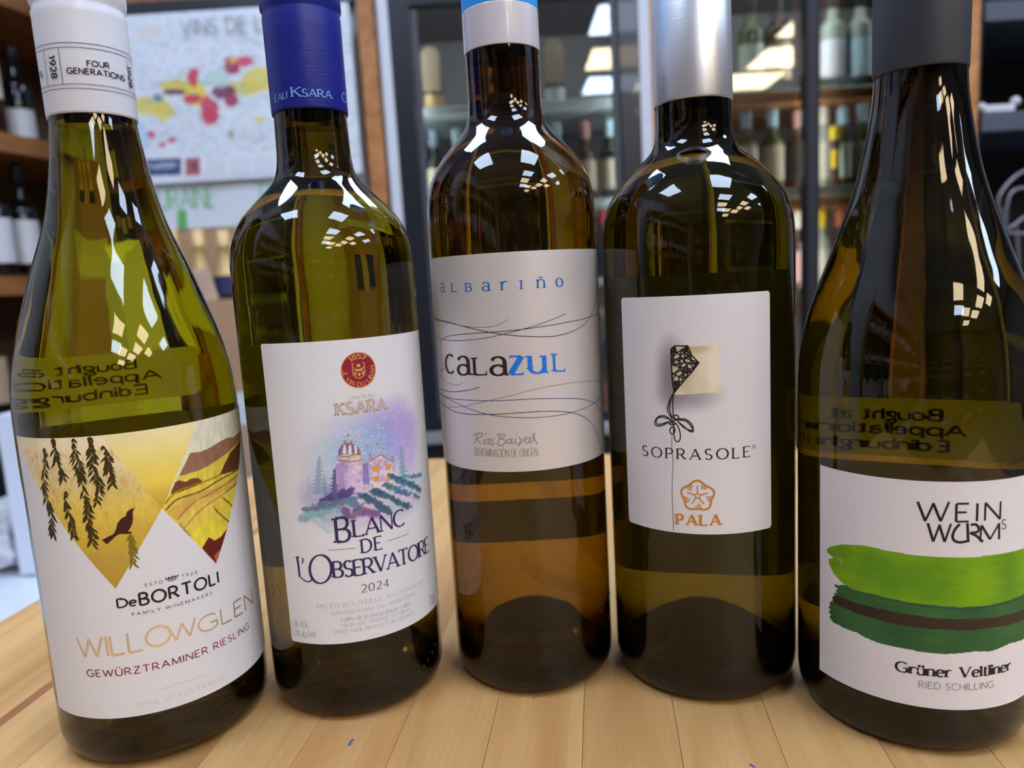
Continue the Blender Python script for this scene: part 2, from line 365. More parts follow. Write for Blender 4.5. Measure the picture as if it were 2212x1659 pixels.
def lines_on(parent, i, paths, m, width=.2, r=None, dr=.15, name='line', closed=False, smooth=True, rf=None):
    f = (lambda x, y: on_label(i, x, y)) if r is None else (lambda x, y: on_neck(i, x, y, r))
    V = []; F = []
    for P in paths:
        Q = [f(*q) for q in P]
        if smooth and len(Q) > 2: Q = spline(Q)
        Q2 = [Q[0]]
        for a, b in zip(Q, Q[1:]):
            n = max(1, int(math.dist(a, b)/1.5)); Q2 += [(a[0]+(b[0]-a[0])*k/n, a[1]+(b[1]-a[1])*k/n) for k in range(1, n+1)]
        ribbons_to_geo([('rib', Q2, [width]*len(Q2), False)], V, F)
    R = (BOT[i]['r'] if r is None else r)+dr
    return obj(name, wrap_mesh(V, F, R), m, parent)

# ------------------------------------------------------------------ painted label faces (colour per vertex of a fine grid)
def vnoise(u, z, s, seed=0, oct=3):
    out = np.zeros_like(u); a = 1; tot = 0
    rg = np.random.default_rng(seed); T = rg.random((64, 64))
    for o in range(oct):
        x = u/s*(2**o)+17*o; y = z/s*(2**o)+31*o; xi = np.floor(x).astype(int); yi = np.floor(y).astype(int); fx = x-xi; fy = y-yi
        fx = fx*fx*(3-2*fx); fy = fy*fy*(3-2*fy); g = lambda i, j: T[(xi+i) % 64, (yi+j) % 64]
        out += a*((g(0, 0)*(1-fx)+g(1, 0)*fx)*(1-fy)+(g(0, 1)*(1-fx)+g(1, 1)*fx)*fy); tot += a; a *= .5
    return out/tot
class Paint:
    def __init__(s, u0, u1, z0, z1, step, base):
        s.nu = int((u1-u0)/step)+1; s.nz = int((z1-z0)/step)+1
        s.U, s.Z = np.meshgrid(np.linspace(u0, u1, s.nu), np.linspace(z0, z1, s.nz)); s.C = np.ones((s.nz, s.nu, 3))*np.array(base, float)
        s.box = (u0, u1, z0, z1)
    def win(s, a, b, c, d):
        """index window of the grid covering u a..b, z c..d"""
        u0, u1, z0, z1 = s.box; fu = (s.nu-1)/(u1-u0); fz = (s.nz-1)/(z1-z0); q = lambda v, n: int(min(max(v, 0), n))
        return (slice(q((c-z0)*fz-1, s.nz), q((d-z0)*fz+3, s.nz)), slice(q((a-u0)*fu-1, s.nu), q((b-u0)*fu+3, s.nu)))
    def inside(s, P, w=None):
        U, Z = (s.U, s.Z) if w is None else (s.U[w], s.Z[w])
        m = np.zeros(U.shape, bool); n = len(P)
        for k in range(n):
            (x1, y1), (x2, y2) = P[k], P[(k+1) % n]
            if y1 == y2: continue
            c = ((y1 > Z) != (y2 > Z)) & (U < (x2-x1)*(Z-y1)/(y2-y1)+x1); m ^= c
        return m
    def blend(s, m, col, a=1.0, w=None):
        al = (np.asarray(m, float)*a)[..., None]
        if w is None: s.C = s.C*(1-al)+np.asarray(col, float)*al
        else: s.C[w] = s.C[w]*(1-al)+np.asarray(col, float)*al
    def poly(s, P, col, a=1.0, clip=None):
        w = s.win(min(p[0] for p in P), max(p[0] for p in P), min(p[1] for p in P), max(p[1] for p in P)); m = s.inside(P, w)
        if clip is not None: m = m & clip[w]
        s.blend(m, col, a, w)
    def blob(s, c, ru, rz, col, a=1.0, soft=.6, clip=None, wob=0, seed=3):
        e = 1+soft/2+wob; w = s.win(c[0]-ru*e, c[0]+ru*e, c[1]-rz*e, c[1]+rz*e); U, Z = s.U[w], s.Z[w]
        if not U.size: return
        d = np.sqrt(((U-c[0])/ru)**2+((Z-c[1])/rz)**2)
        if wob: d = d+wob*(vnoise(U, Z, (ru+rz)*.5, seed)-.5)*2
        m = np.clip((1+soft/2-d)/soft, 0, 1); m = m*m*(3-2*m)
        if clip is not None: m = m*clip[w]
        s.blend(m, col, a, w)
    def grad(s, z0, z1, c0, c1):
        t = np.clip((s.Z-z0)/(z1-z0), 0, 1)[..., None]; return np.array(c0, float)*(1-t)+np.array(c1, float)*t
    def mesh(s, r, corner=0, zfun=None, name='face'):
        u0, u1, z0, z1 = s.box; U = s.U.ravel(); Z = s.Z.ravel()
        co = np.stack([r*np.sin(U/r), -r*np.cos(U/r), Z], 1)*MM
        me = bpy.data.meshes.new(name); nu, nz = s.nu, s.nz
        i = np.arange((nz-1)*(nu-1)); a = (i//(nu-1))*nu+i % (nu-1)
        F = np.stack([a, a+1, a+nu+1, a+nu], 1)
        if corner:
            fu = U[F].mean(1); fz = Z[F].mean(1); dx = np.maximum(np.maximum(u0+corner-fu, fu-(u1-corner)), 0); dz = np.maximum(np.maximum(z0+corner-fz, fz-(z1-corner)), 0)
            F = F[np.hypot(dx, dz) <= corner]
        me.vertices.add(len(co)); me.vertices.foreach_set('co', co.ravel())
        me.loops.add(len(F)*4); me.loops.foreach_set('vertex_index', F.ravel()); me.polygons.add(len(F)); me.polygons.foreach_set('loop_start', np.arange(len(F))*4)
        me.polygons.foreach_set('use_smooth', np.ones(len(F), bool)); me.update(calc_edges=True)
        at_ = me.color_attributes.new('paint', 'FLOAT_COLOR', 'POINT'); C = np.ones((len(co), 4)); C[:, :3] = lin(np.clip(s.C.reshape(-1, 3), 0, 255)); at_.data.foreach_set('color', C.ravel())
        return me
def plain_sheet(r, u0, u1, z0, z1, corner=0):
    p = Paint(u0, u1, z0, z1, 1.0 if not corner else .4, (255, 255, 255)); return p.mesh(r, corner)

# ==================================================================== THE SETTING
FL, CE = -900, 1900
Mwall = mat('painted wall', (188, 188, 190), .8, noise=.05, nscale=3); Mceil = mat('ceiling tile', (222, 224, 228), .9, noise=.03, nscale=8)
Mfloor = mat('shop floor', (112, 112, 114), .6, noise=.12, nscale=5)
box('floor', (-1700, -5200, FL-40), (5200, 2900, FL), Mfloor, kind='structure')
box('ceiling', (-1700, -5200, CE), (5200, 2900, CE+60), Mceil, kind='structure')
box('wall_back', (-1700, 2800, FL), (5200, 2900, CE), Mwall, kind='structure')
box('wall_left', (-1700, -5200, FL), (-1600, 2800, CE), Mwall, kind='structure')
box('wall_right', (5100, -5200, FL), (5200, 2800, CE), mat('far wall', (116, 116, 120), .8, noise=.1), kind='structure')
box('wall_front', (-1700, -5300, FL), (5200, -5200, CE), mat('front wall', (104, 104, 108), .8, noise=.15), kind='structure')

# ceiling light panels of the shop (mirrored in the bottle shoulders and in the glass doors)
PANELS = [(-850, 900, 0), (-850, -230, 0), (700, 1900, 0), (720, 850, 0), (700, -270, 0), (990, -1450, 0), (1060, -2350, 1), (1120, -3170, 0), (2450, -750, 0), (2600, 500, 0), (2450, -1750, 1), (2500, -2600, 1), (1600, -3250, 1), (2350, -3350, 1), (1800, -4200, 1), (3800, -900, 0), (3300, -2250, 1)]
Mframe = mat('lamp frame', (230, 230, 230), .5)
Mlit = [mat('lit diffuser daylight', (255, 255, 255), .5, emit=((205, 226, 255), LAMP)), mat('lit diffuser warm', (255, 255, 255), .5, emit=((255, 228, 186), LAMP*.85))]
for n, (x, y, wm) in enumerate(PANELS):
    t = thing('ceiling_light', 'square recessed ceiling light panel out of view, mirrored in the bottle shoulders', 'light', (x*MM, y*MM, (CE-4)*MM), group='ceiling light panels')
    bm = bmesh.new(); box_bm(bm, (0, 0, 0), (.575, .575, .006)); obj('diffuser', bm_mesh(bm), Mlit[wm], t)
    bm = bmesh.new()
    for sx, sy, lx, ly in ((1, 0, .02, .62), (-1, 0, .02, .62), (0, 1, .58, .02), (0, -1, .58, .02)): box_bm(bm, (sx*.3, sy*.3, 0), (lx, ly, .012))
    obj('frame', bm_mesh(bm), Mframe, t)

# ==================================================================== THE TABLE (staves glued side by side)
def wood_mat(name, c0, c1, rough=.45, scale=1.0, bump=.15):
    m = bpy.data.materials.new(name); m.use_nodes = True; nt = m.node_tree; N = nt.nodes; K = nt.links; b = N['Principled BSDF']
    tc = N.new('ShaderNodeTexCoord'); oi = N.new('ShaderNodeObjectInfo'); ad = N.new('ShaderNodeVectorMath'); ad.operation = 'ADD'
    ml = N.new('ShaderNodeVectorMath'); ml.operation = 'SCALE'; ml.inputs[3].default_value = 7.3
    K.new(oi.outputs['Random'], ml.inputs[0]); K.new(tc.outputs['Object'], ad.inputs[0]); K.new(ml.outputs[0], ad.inputs[1])
    mp = N.new('ShaderNodeMapping'); mp.inputs['Scale'].default_value = (38*scale, 3.2*scale, 38*scale); K.new(ad.outputs[0], mp.inputs[0])
    n1 = N.new('ShaderNodeTexNoise'); n1.inputs['Scale'].default_value = 1; n1.inputs['Detail'].default_value = 4; n1.inputs['Distortion'].default_value = 1.2; K.new(mp.outputs[0], n1.inputs[0])
    mp2 = N.new('ShaderNodeMapping'); mp2.inputs['Scale'].default_value = (900*scale, 22*scale, 900*scale); K.new(ad.outputs[0], mp2.inputs[0])
    n2 = N.new('ShaderNodeTexNoise'); n2.inputs['Scale'].default_value = 1; n2.inputs['Detail'].default_value = 3; K.new(mp2.outputs[0], n2.inputs[0])
    cr = N.new('ShaderNodeValToRGB'); cr.color_ramp.elements[0].position = .3; cr.color_ramp.elements[1].position = .72
    cr.color_ramp.elements[0].color = L4(c0); cr.color_ramp.elements[1].color = L4(c1); K.new(n1.outputs[0], cr.inputs[0])
    e = cr.color_ramp.elements.new(.5); e.color = L4([(a+b_)/2+4 for a, b_ in zip(c0, c1)])
    r2 = N.new('ShaderNodeMapRange'); r2.inputs[1].default_value = .35; r2.inputs[2].default_value = .65; r2.inputs[3].default_value = .95; r2.inputs[4].default_value = 1.04; K.new(n2.outputs[0], r2.inputs[0])
    r3 = N.new('ShaderNodeMapRange'); r3.inputs[3].default_value = .9; r3.inputs[4].default_value = 1.08; K.new(oi.outputs['Random'], r3.inputs[0])
    mu = N.new('ShaderNodeMath'); mu.operation = 'MULTIPLY'; K.new(r2.outputs[0], mu.inputs[0]); K.new(r3.outputs[0], mu.inputs[1])
    mx = N.new('ShaderNodeMix'); mx.data_type = 'RGBA'; mx.blend_type = 'MULTIPLY'; mx.inputs[0].default_value = 1; K.new(cr.outputs[0], mx.inputs[6]); K.new(mu.outputs[0], mx.inputs[7])
    K.new(mx.outputs[2], b.inputs['Base Color']); b.inputs['Roughness'].default_value = rough; b.inputs['Specular IOR Level'].default_value = .35
    bp = N.new('ShaderNodeBump'); bp.inputs['Strength'].default_value = bump; bp.inputs['Distance'].default_value = .0003; K.new(n2.outputs[0], bp.inputs['Height']); K.new(bp.outputs[0], b.inputs['Normal'])
    return m
Mtab = wood_mat('maple stave', (180, 132, 77), (210, 166, 108)); Mstrip = wood_mat('dark strip wood', (140, 84, 50), (168, 108, 68))
Mknot = wood_mat('figured stave', (166, 106, 58), (214, 172, 112), scale=.55)
PHI = math.radians(7.217); CP = math.cos(PHI)
table = thing('table', 'pale butcher-block wooden table of glued staves carrying the five wine bottles', 'table', (0, 0, 0), -PHI)
A0, SW = -48.24, 35.42
edges = [-337.5, -300.0, -259.4, -254.6]+[A0+k*SW for k in range(-5, 16)]
Y0, Y1, TH = -160, 685, 40
n_pl = 0
for a, b in zip(edges, edges[1:]):
    strip = abs(b-a) < 8
    m = Mstrip if strip else (Mknot if abs(a-(A0-2*SW)) < 1 else Mtab)
    lo, hi = a*CP+.05, b*CP-.05
    bm = bmesh.new(); box_bm(bm, (0, 0, 0), ((hi-lo)*MM, (Y1-Y0)*MM, TH*MM), .00035)
    obj('strip' if strip else 'plank', bm_mesh(bm), m, table, loc=((lo+hi)/2*MM, (Y0+Y1)/2*MM, -TH/2*MM-.0001), label='reddish-brown strip let in between the staves' if strip else None)
    n_pl += 1
xr = edges[-1]*CP
for x in (-300, xr-35):
    for y in (Y0+40, Y1-40):
        bm = bmesh.new(); box_bm(bm, (0, 0, 0), (.06, .06, (-FL-TH)*MM), .002); obj('leg', bm_mesh(bm), Mtab, table, loc=(x*MM, y*MM, (FL-TH)/2*MM))
def table_mark(name, pts, width, col):
    V = []; F = []; Q = [floor_at(x, y)[:2] for x, y in pts]; ribbons_to_geo([('rib', Q, [width]*len(Q), False)], V, F)
    me = mesh(name, [(x*MM, y*MM, .00012) for x, y in V], F); o = obj(name, me, mat('mark '+name, col, .7), table)
    o.matrix_parent_inverse = Matrix.Rotation(PHI, 4, 'Z')
table_mark('pen_mark', [(754, 1611), (757, 1604), (763, 1597)], 1.1, (84, 92, 150))
table_mark('pen_mark', [(1619, 1650), (1625, 1654), (1631, 1658)], .8, (70, 74, 130))
table_mark('pen_mark', [(1150, 1506), (1156, 1510)], .5, (50, 50, 90))

# ==================================================================== THE BOTTLES
def build_bottle(i, label, gm, fill=True):
    b = BOT[i]; R = b['r']; c = b['c']
    t = thing('wine_bottle', label, 'bottle', (c[0]*MM, c[1]*MM, .0002), group=None)
    zz = [p[0] for p in b['prof']]; rr = [p[1] for p in b['prof']]
    Z = np.linspace(zz[0], zz[-1], 240); Rr = np.interp(Z, zz, rr); k = 15
    pad = np.pad(Rr, k//2, 'edge'); Rs = np.convolve(pad, np.ones(k)/k, 'valid'); pad = np.pad(Rs, 4, 'edge'); Rs = np.convolve(pad, np.ones(9)/9, 'valid')
    heel = [(23, 0), (22.6, 5), (20, 12), (14, 19), (7, R-14), (2.5, R-9.5), (.6, R-8), (0, R-7), (0, R-5.6), (.7, R-4.0), (2.2, R-2.2), (4.6, R-.8), (8, R-.1), (12, R)]
    heel = [(a*1.0, bb) for a, bb in heel]
    outer = heel+[(z, R) for z in np.linspace(16, zz[0]-4, 10)]+list(zip(Z[:-1:4], Rs[:-1:4]))
    top = zz[-1]; outer += [(top, rr[-1]), (top+40, rr[-1])]
    def rin(r): return r-2.5-2.6*min(1, max(0, (27-r)/12))
    inner = [(top+40, rin(rr[-1]))]+[(z, rin(r)) for z, r in reversed(list(zip(Z[::6], Rs[::6])))]
    inner = [q for q in inner]
    ins = sorted({q for q in inner}, reverse=True)
    fz = b['fill']; rf = float(np.interp(fz, [q[0] for q in ins[::-1]], [q[1] for q in ins[::-1]]))
    ins = [q for q in ins if abs(q[0]-fz) > .8]
    ins += [(fz+.15, rf), (fz-.15, rf)]; ins.sort(reverse=True)
    floor_in = [(z, R-2.5) for z in np.linspace(zz[0]-6, 18, 8)]+[(15, R-3.2), (12.5, R-4.8), (11, R-7.5), (11.2, R-10), (14, R-13.5), (21, R-19 if R-19 > 15 else 16.5), (28, 12), (32, 5.5), (33, 0)]
    inner = ins+floor_in
    prof = outer+inner
    ior = [1.5]*len(outer)+[1.5 if z > fz else 1.119 for z, r in inner]
    me = lathe(prof, 96, ior)
    g = obj('glass_body', me, gm, t)
    # surface of the wine inside the neck
    V = [(0, 0, fz*MM)]+[((rf-.02)*MM*math.sin(2*math.pi*q/48), -(rf-.02)*MM*math.cos(2*math.pi*q/48), fz*MM) for q in range(48)]
    wine = obj('wine', mesh('wine', V, [(0, 1+q, 1+(q+1) % 48) for q in range(48)]), MwineS, t)
    return t
MwineS = bpy.data.materials.new('wine surface'); MwineS.use_nodes = True
_n = MwineS.node_tree; _n.nodes.remove(_n.nodes['Principled BSDF']); _g = _n.nodes.new('ShaderNodeBsdfGlass'); _g.inputs['IOR'].default_value = 1.34; _g.inputs['Roughness'].default_value = 0; _n.links.new(_g.outputs[0], _n.nodes['Material Output'].inputs[0])

GM = {0: glass_mat('yellow-green bottle glass', 1000, (.85, .812, .02)),
      1: glass_mat('olive bottle glass', 1150, (.785, .74, .03)),
      2: glass_mat('amber-olive bottle glass', 1200, (.77, .67, .05)),
      3: glass_mat('dark olive bottle glass', 1450, (.742, .712, .05)),
      4: glass_mat('brown-olive bottle glass', 1400, (.748, .705, .05))}
BL = {0: 'far left bottle, sloping-shouldered yellow-green glass with white screwcap and golden W-shaped label picture',
      1: 'olive glass bottle with blue capsule and white label showing a watercolour observatory',
      2: 'middle bottle with blue and white capsule and pearly label crossed by fine curved lines',
      3: 'dark olive bottle with silver capsule, its white label showing a cream cushion under black lace',
      4: 'far right sloping bottle with dark grey capsule and green brush strokes on its white label'}
B = {i: build_bottle(i, BL[i], GM[i]) for i in range(5)}

# ---------------- capsules
def capsule(i, rings, m, label, z0, seg=96, name='capsule'):
    """rings: outer (z, r); closed with an inner wall .35 mm inside and a flat top"""
    o = rings; top = o[-1]; prof = o+[(top[0]+.6, top[1]-.8), (top[0]+.7, 0)]
    me = lathe([(z0, o[0][1]-.38)]+prof, seg)
    return obj(name, me, m, B[i], label=label)
Mwhite = mat('white cap lacquer', (220, 223, 234), .35, spec=.5, coat=.2)
Mblue = mat('blue cap lacquer', (24, 34, 134), .42, spec=.4, bump=.25, bscale=120, stretch=(1, 1, 8))
Mbright = mat('bright blue foil', (36, 158, 246), .4, spec=.4, coat=0)
Mpearl = mat('pale grey foil', (206, 205, 214), .25, spec=.5, coat=.3)
Msilver = mat('brushed silver capsule', (214, 216, 224), .4, metal=.8, bump=.1, bscale=60, stretch=(1, 1, 30))
Mdark = mat('matt dark grey capsule', (48, 50, 58), .5, spec=.5)
r0 = 15.15
c0 = capsule(0, [(237.2, 15.0), (238, 15.15), (262, 15.35), (271.5, 15.4), (273.5, 15.5), (274.6, 15.0), (275.6, 15.0), (277, 15.6), (279, 16.0), (281.5, 16.0), (282.3, 15.7), (283, 16.0), (296, 15.9)], Mwhite, 'white aluminium screwcap', 237.2)
bm = bmesh.new()
for q in range(60):
    th = 2*math.pi*q/60; box_bm(bm, (16.0*MM*math.sin(th), -16.0*MM*math.cos(th), .2905), (.0007, .0006, .011), M=Matrix.Rotation(th, 4, 'Z'))
obj('knurling', bm_mesh(bm), Mwhite, c0)
c1 = capsule(1, [(239.1, 14.75), (240, 14.85), (268, 14.95), (275.0, 15.0), (276.0, 14.75), (277.0, 14.75), (278.2, 15.45), (279.5, 15.5), (296, 15.3)], Mblue, 'deep blue aluminium screwcap', 239.1)
capsule(2, [(260.1, 15.3), (260.4, 15.34), (261, 15.35), (270, 15.32), (275.2, 15.3), (275.7, 15.3)], Mpearl, 'pale grey lower band of the capsule', 260.1, name='capsule_band')
capsule(2, [(275.8, 15.3), (276.0, 15.32), (276.4, 15.32), (280, 15.28), (300, 15.1), (316, 14.9)], Mbright, 'bright blue upper part of the capsule', 275.8)
capsule(3, [(234.2, 15.15), (235, 15.25), (300, 14.9)], Msilver, 'brushed silver capsule', 234.2)
capsule(4, [(232.3, 14.85), (233, 14.95), (262, 15.1), (292, 15.0)], Mdark, 'matt dark grey capsule', 232.3)
Kblack = ink('black', (30, 26, 34)); Kgold = ink('gold foil', (190, 150, 92), .35, .55); Kgrey = ink('grey', (150, 148, 152)); Kpgrey = ink('pale grey', (176, 176, 182))
SANS = dict(thick=.2, thin=.18, serif=0, track=.22)
# lettering round the white screwcap
for x, y in ((134.5, 93.5), (124, 104), (136, 183.5), (136, 193)):
    z = on_neck(0, x, y, 15.4)[1]; V = []; F = []; n = 120; RR = 15.55
    ribbons_to_geo([('rib', [(-math.pi*RR+2*math.pi*RR*k/n, z) for k in range(n+1)], [.18]*(n+1), False)], V, F); obj('printed_line', wrap_mesh(V, F, RR), Kblack, c0)
for q_ in ([(94, 110), (104, 187.5)], [(126, 105.6), (136.6, 183)], [(274, 133), (282, 194)]): lines_on(c0, 0, [q_], Kblack, .2, r=15.4, dr=.15, smooth=False, name='printed_line')
text_on(c0, 0, 'FOUR', (189.5, 143.8), (237.3, 149), (188, 132.5), Kblack, r=15.4, **SANS)
text_on(c0, 0, 'GENERATIONS', (146, 160), (270, 177), (147, 148), Kblack, r=15.4, **SANS)
text_on(c0, 0, 'NS', (82, 171), (93, 167.5), (82.5, 160), Kblack, r=15.4, **SANS)
def text_vert(parent, i, text, a, b, hgt, m, r):
    (u0, z0), (u1, z1) = on_neck(i, *a, r), on_neck(i, *b, r); V = []; F = []
    ribbons_to_geo(text_ribbons(text, z0-z1, hgt, **SANS), V, F); V = [(u0+y, z0-x) for x, y in V]
    obj('lettering', wrap_mesh(V, F, r+.15), m, parent)
text_vert(c0, 0, '1928', (106, 123), (111, 171), 2.3, Kblack, 15.4)
text_vert(c0, 0, '1928', (274.5, 143), (280, 188), 2.3, Kblack, 15.4)
Kcap = ink('light blue', (120, 168, 240))
SER = dict(thick=.17, thin=.07, serif=.09, track=.2)
text_on(c1, 1, 'K', (631.6, 210.4), (651, 210.2), (631, 189.5), Kcap, r=14.9, dr=.2, **{**SER, 'thick': .2, 'thin': .1})
text_on(c1, 1, 'SARA', (654.5, 209.8), (717, 214.4), (654, 193.6), Kcap, r=14.9, dr=.2, **{**SER, 'thick': .2, 'thin': .1})
text_on(c1, 1, 'EAU', (595.4, 222), (620.6, 214), (595.4, 207), Kcap, r=14.9, dr=.2, **SER)
text_on(c1, 1, 'CH', (739.8, 221), (750.6, 225), (739.8, 202), Kcap, r=14.9, dr=.2, **SER)

# ---------------- label 1: golden W picture
Mpaper = mat('label paper painted', attr='paint', rough=.55, spec=.3, noise=.012, nscale=900)
Mpaper3 = mat('pearl label paper', (222, 219, 223), .4, metal=.4, spec=.5, noise=.04, nscale=2500, bump=.12, bscale=2600)
Mpaper4 = mat('laid label paper', attr='paint', rough=.6, spec=.3, bump=.16, bscale=1500)
I = 0; P_ = lambda x, y: on_label(0, x, y)
uc = P_(350, 1100)[0]; u0 = P_(35, 939)[0]
LB1 = (u0, max(2*uc-u0, P_(519, 900)[0]+9), 21.2, 125.2)
pt = Paint(*LB1, .25, (221, 223, 231))
zt = LB1[3]+1
A_ = (LB1[0]-.4, zt); ap1 = P_(250, 1273); mid = P_(350, 1100); B_ = (P_(213, 945)[0], zt); C_ = (P_(428, 908)[0], zt); ap2 = P_(467, 1219)
sl = (mid[1]-ap2[1])/(mid[0]-ap2[0]); D_ = (P_(527, 925)[0]+1.2, zt)
R1 = [A_, ap1, mid, B_]; R2 = [B_, mid, C_]; R3 = [C_, mid, ap2, D_]
n1 = vnoise(pt.U, pt.Z, 9, 4)[..., None]; n2 = vnoise(pt.U*3, pt.Z, 4, 9)[..., None]
m1, m2, m3 = pt.inside(R1), pt.inside(R2), pt.inside(R3)
g1 = pt.grad(70, 122, (172, 140, 36), (238, 226, 190)); t_ = np.clip((pt.Z-80)/30, 0, 1)[..., None]; g1 = g1+np.array([14, 10, -34])*np.sin(t_*math.pi)
pt.blend(m1, g1*(.94+.12*n1))
for k in range(900):   # faint willow leaves in ochre behind
    cx_ = RNG.uniform(u0, mid[0]); cz_ = RNG.uniform(72, 122); ln = RNG.uniform(2.2, 4.6); an = RNG.uniform(-.6, .6); w_ = .38
    dx, dz = math.sin(an)*ln, -math.cos(an)*ln
    pt.poly([(cx_, cz_), (cx_+dx/2+w_, cz_+dz/2), (cx_+dx, cz_+dz), (cx_+dx/2-w_, cz_+dz/2)], (208, 150, 74), .3, m1)
pt.blend(m2, np.where(pt.Z[..., None] > 106, pt.grad(106, 124, (236, 208, 84), (236, 226, 170)), pt.grad(88, 106, (150, 118, 30), (236, 208, 84)))*(.97+.06*n1))
pt.blend(m3, pt.grad(95, 125, (224, 222, 176), (226, 224, 206)))
px = lambda L, dx=0, dy=900, s=3.456: [P_(a/s+dx, b/s+dy) for a, b in L]
lim = 600
pt.poly(px([(1340, 440), (1420, 275), (1500, 265), (1560, 240), (1640, 190), (1700, 160), (1740, 158), (1800, 90)])+[(LB1[1], zt-3), (LB1[1], 60), px([(1340, 700)])[0]], (150, 108, 84), 1, m3)
pt.poly(px([(1335, 450), (1500, 400), (1620, 330), (1700, 270), (1800, 140)])+[(LB1[1], zt-6), (LB1[1], 40), px([(1200, 1200)])[0], px([(1200, 700)])[0]], (222, 204, 74), 1, m3)
pt.poly(px([(1640, 440), (1680, 350), (1720, 270), (1800, 150)])+[(LB1[1], zt-10), (LB1[1], zt-34)]+px([(1795, 380), (1740, 410)]), (92, 58, 34), 1, m3)
pt.poly(px([(1280, 560), (1310, 490), (1340, 480), (1390, 490), (1430, 465), (1480, 460), (1515, 490), (1470, 520), (1400, 545), (1340, 570), (1275, 580)]), (112, 70, 40), 1, m3)
for L, cc in (([(1240, 700), (1330, 620), (1500, 560), (1650, 470), (1790, 385)], (120, 80, 36)), ([(1235, 650), (1330, 560), (1500, 500), (1640, 440)], (170, 120, 40)), ([(1330, 770), (1430, 660), (1600, 560), (1780, 430)], (140, 84, 44)), ([(1380, 830), (1500, 700), (1640, 600), (1785, 480)], (120, 84, 40)), ([(1590, 670), (1640, 730), (1710, 790)], (120, 80, 40)), ([(1650, 600), (1700, 640), (1750, 690)], (120, 60, 36)), ([(1340, 800), (1360, 830), (1420, 900)], (120, 90, 40))):
    Q = spline(px(L)); V = []; F = []
    for a, b in zip(Q, Q[1:]):
        ex, ez = b[0]-a[0], b[1]-a[1]; tt = np.clip(((pt.U-a[0])*ex+(pt.Z-a[1])*ez)/(ex*ex+ez*ez+1e-9), 0, 1); d = np.hypot(pt.U-a[0]-tt*ex, pt.Z-a[1]-tt*ez); pt.blend((d < .34) & m3, cc, .8)
pt.poly(px([(1240, 720), (1400, 600), (1620, 530), (1790, 440), (1790, 470), (1600, 600), (1430, 700), (1330, 790)]), (206, 150, 92), .55, m3)
pt.poly(px([(1300, 800), (1480, 620), (1700, 560), (1600, 700), (1400, 860)]), (232, 196, 100), .6, m3)
pt.poly(px([(1420, 900), (1500, 810), (1560, 770), (1620, 790), (1690, 820), (1700, 920), (1640, 1000), (1560, 1000), (1480, 980)]), (232, 212, 66), 1, m3)
pt.poly(px([(1510, 985), (1560, 900), (1600, 930), (1650, 900), (1700, 830), (1720, 850), (1690, 960), (1615, 1110), (1560, 1060)]), (104, 34, 26), 1, m3)
pt.poly(px([(1600, 1040), (1640, 1000), (1650, 1020), (1618, 1100)]), (214, 110, 60), .8, m3)
pt.blend(m3, pt.C*(.9+.2*n2))
lab1 = obj('front_label', pt.mesh(BOT[0]['r']+.1), Mpaper, B[0], label='white paper label with golden W-shaped landscape picture')
# willow sprigs and the bird, printed dark
def leaf(V, F, a, ang, ln, w):
    P = []
    n = 5
    for k in range(n+1): t = k/n; P.append((a[0]+math.sin(ang)*ln*t+math.cos(ang)*w*math.sin(math.pi*t)*.5, a[1]-math.cos(ang)*ln*t+math.sin(ang)*w*math.sin(math.pi*t)*.5))
    for k in range(n-1, 0, -1): t = k/n; P.append((a[0]+math.sin(ang)*ln*t-math.cos(ang)*w*math.sin(math.pi*t)*.5, a[1]-math.cos(ang)*ln*t-math.sin(ang)*w*math.sin(math.pi*t)*.5))
    b = len(V); V += P; F.append(tuple(range(b, b+len(P))))
V = []; F = []
for L in ([(330, 235), (335, 330), (325, 450), (330, 540), (365, 650), (385, 740), (385, 830), (400, 890)], [(395, 165), (410, 260), (420, 330), (460, 400), (470, 460)],
          [(548, 165), (555, 260), (580, 330), (600, 400), (610, 470), (625, 560)], [(668, 155), (680, 240), (690, 330), (700, 400), (735, 470), (735, 560), (720, 640)],
          [(770, 220), (800, 290), (805, 370), (825, 440), (835, 525)], [(492, 560), (490, 640), (510, 700), (530, 790), (550, 905)], [(640, 590), (655, 660), (650, 730), (665, 800), (690, 870), (680, 945)]):
    Q = spline(px(L), 5); ribbons_to_geo([('rib', Q, [.32]*len(Q), False)], V, F)
    for k in range(0, len(Q)-1, 1):
        for s in (-1, 1):
            if RNG.random() < .82: leaf(V, F, Q[k], s*RNG.uniform(.25, .75), RNG.uniform(2.4, 4.2)*(1 if k > 3 else .6), RNG.uniform(.6, .95))
obj('willow_sprigs', wrap_mesh(V, F, BOT[0]['r']+.15), ink('willow', (62, 52, 22)), lab1)
V = []; F = []
Q = spline(px([(975, 880), (985, 940), (990, 1010), (990, 1110)]), 5)
ribbons_to_geo([('rib', Q, [.3]*len(Q), False)], V, F)
for k in range(len(Q)-1):
    for s in (-1, 1): leaf(V, F, Q[k], s*RNG.uniform(.3, .7), RNG.uniform(2.2, 3.4), .7)
obj('willow_sprigs', wrap_mesh(V, F, BOT[0]['r']+.15), ink('willow light', (128, 112, 34)), lab1)
bird = px([(1007, 682), (992, 715), (995, 760), (990, 800), (972, 840), (955, 862), (985, 862), (985, 875), (955, 880), (925, 878), (895, 880), (865, 895), (835, 925), (800, 957), (760, 925), (800, 905), (850, 880), (868, 845), (878, 800), (905, 765), (940, 745), (950, 712), (975, 695)])
obj('bird_print', wrap_mesh(bird, [tuple(range(len(bird)))[::-1]], BOT[0]['r']+.18), ink('bird', (64, 26, 28)), lab1)
T = lambda *a, **k: text_on(lab1, 0, *a, **k)
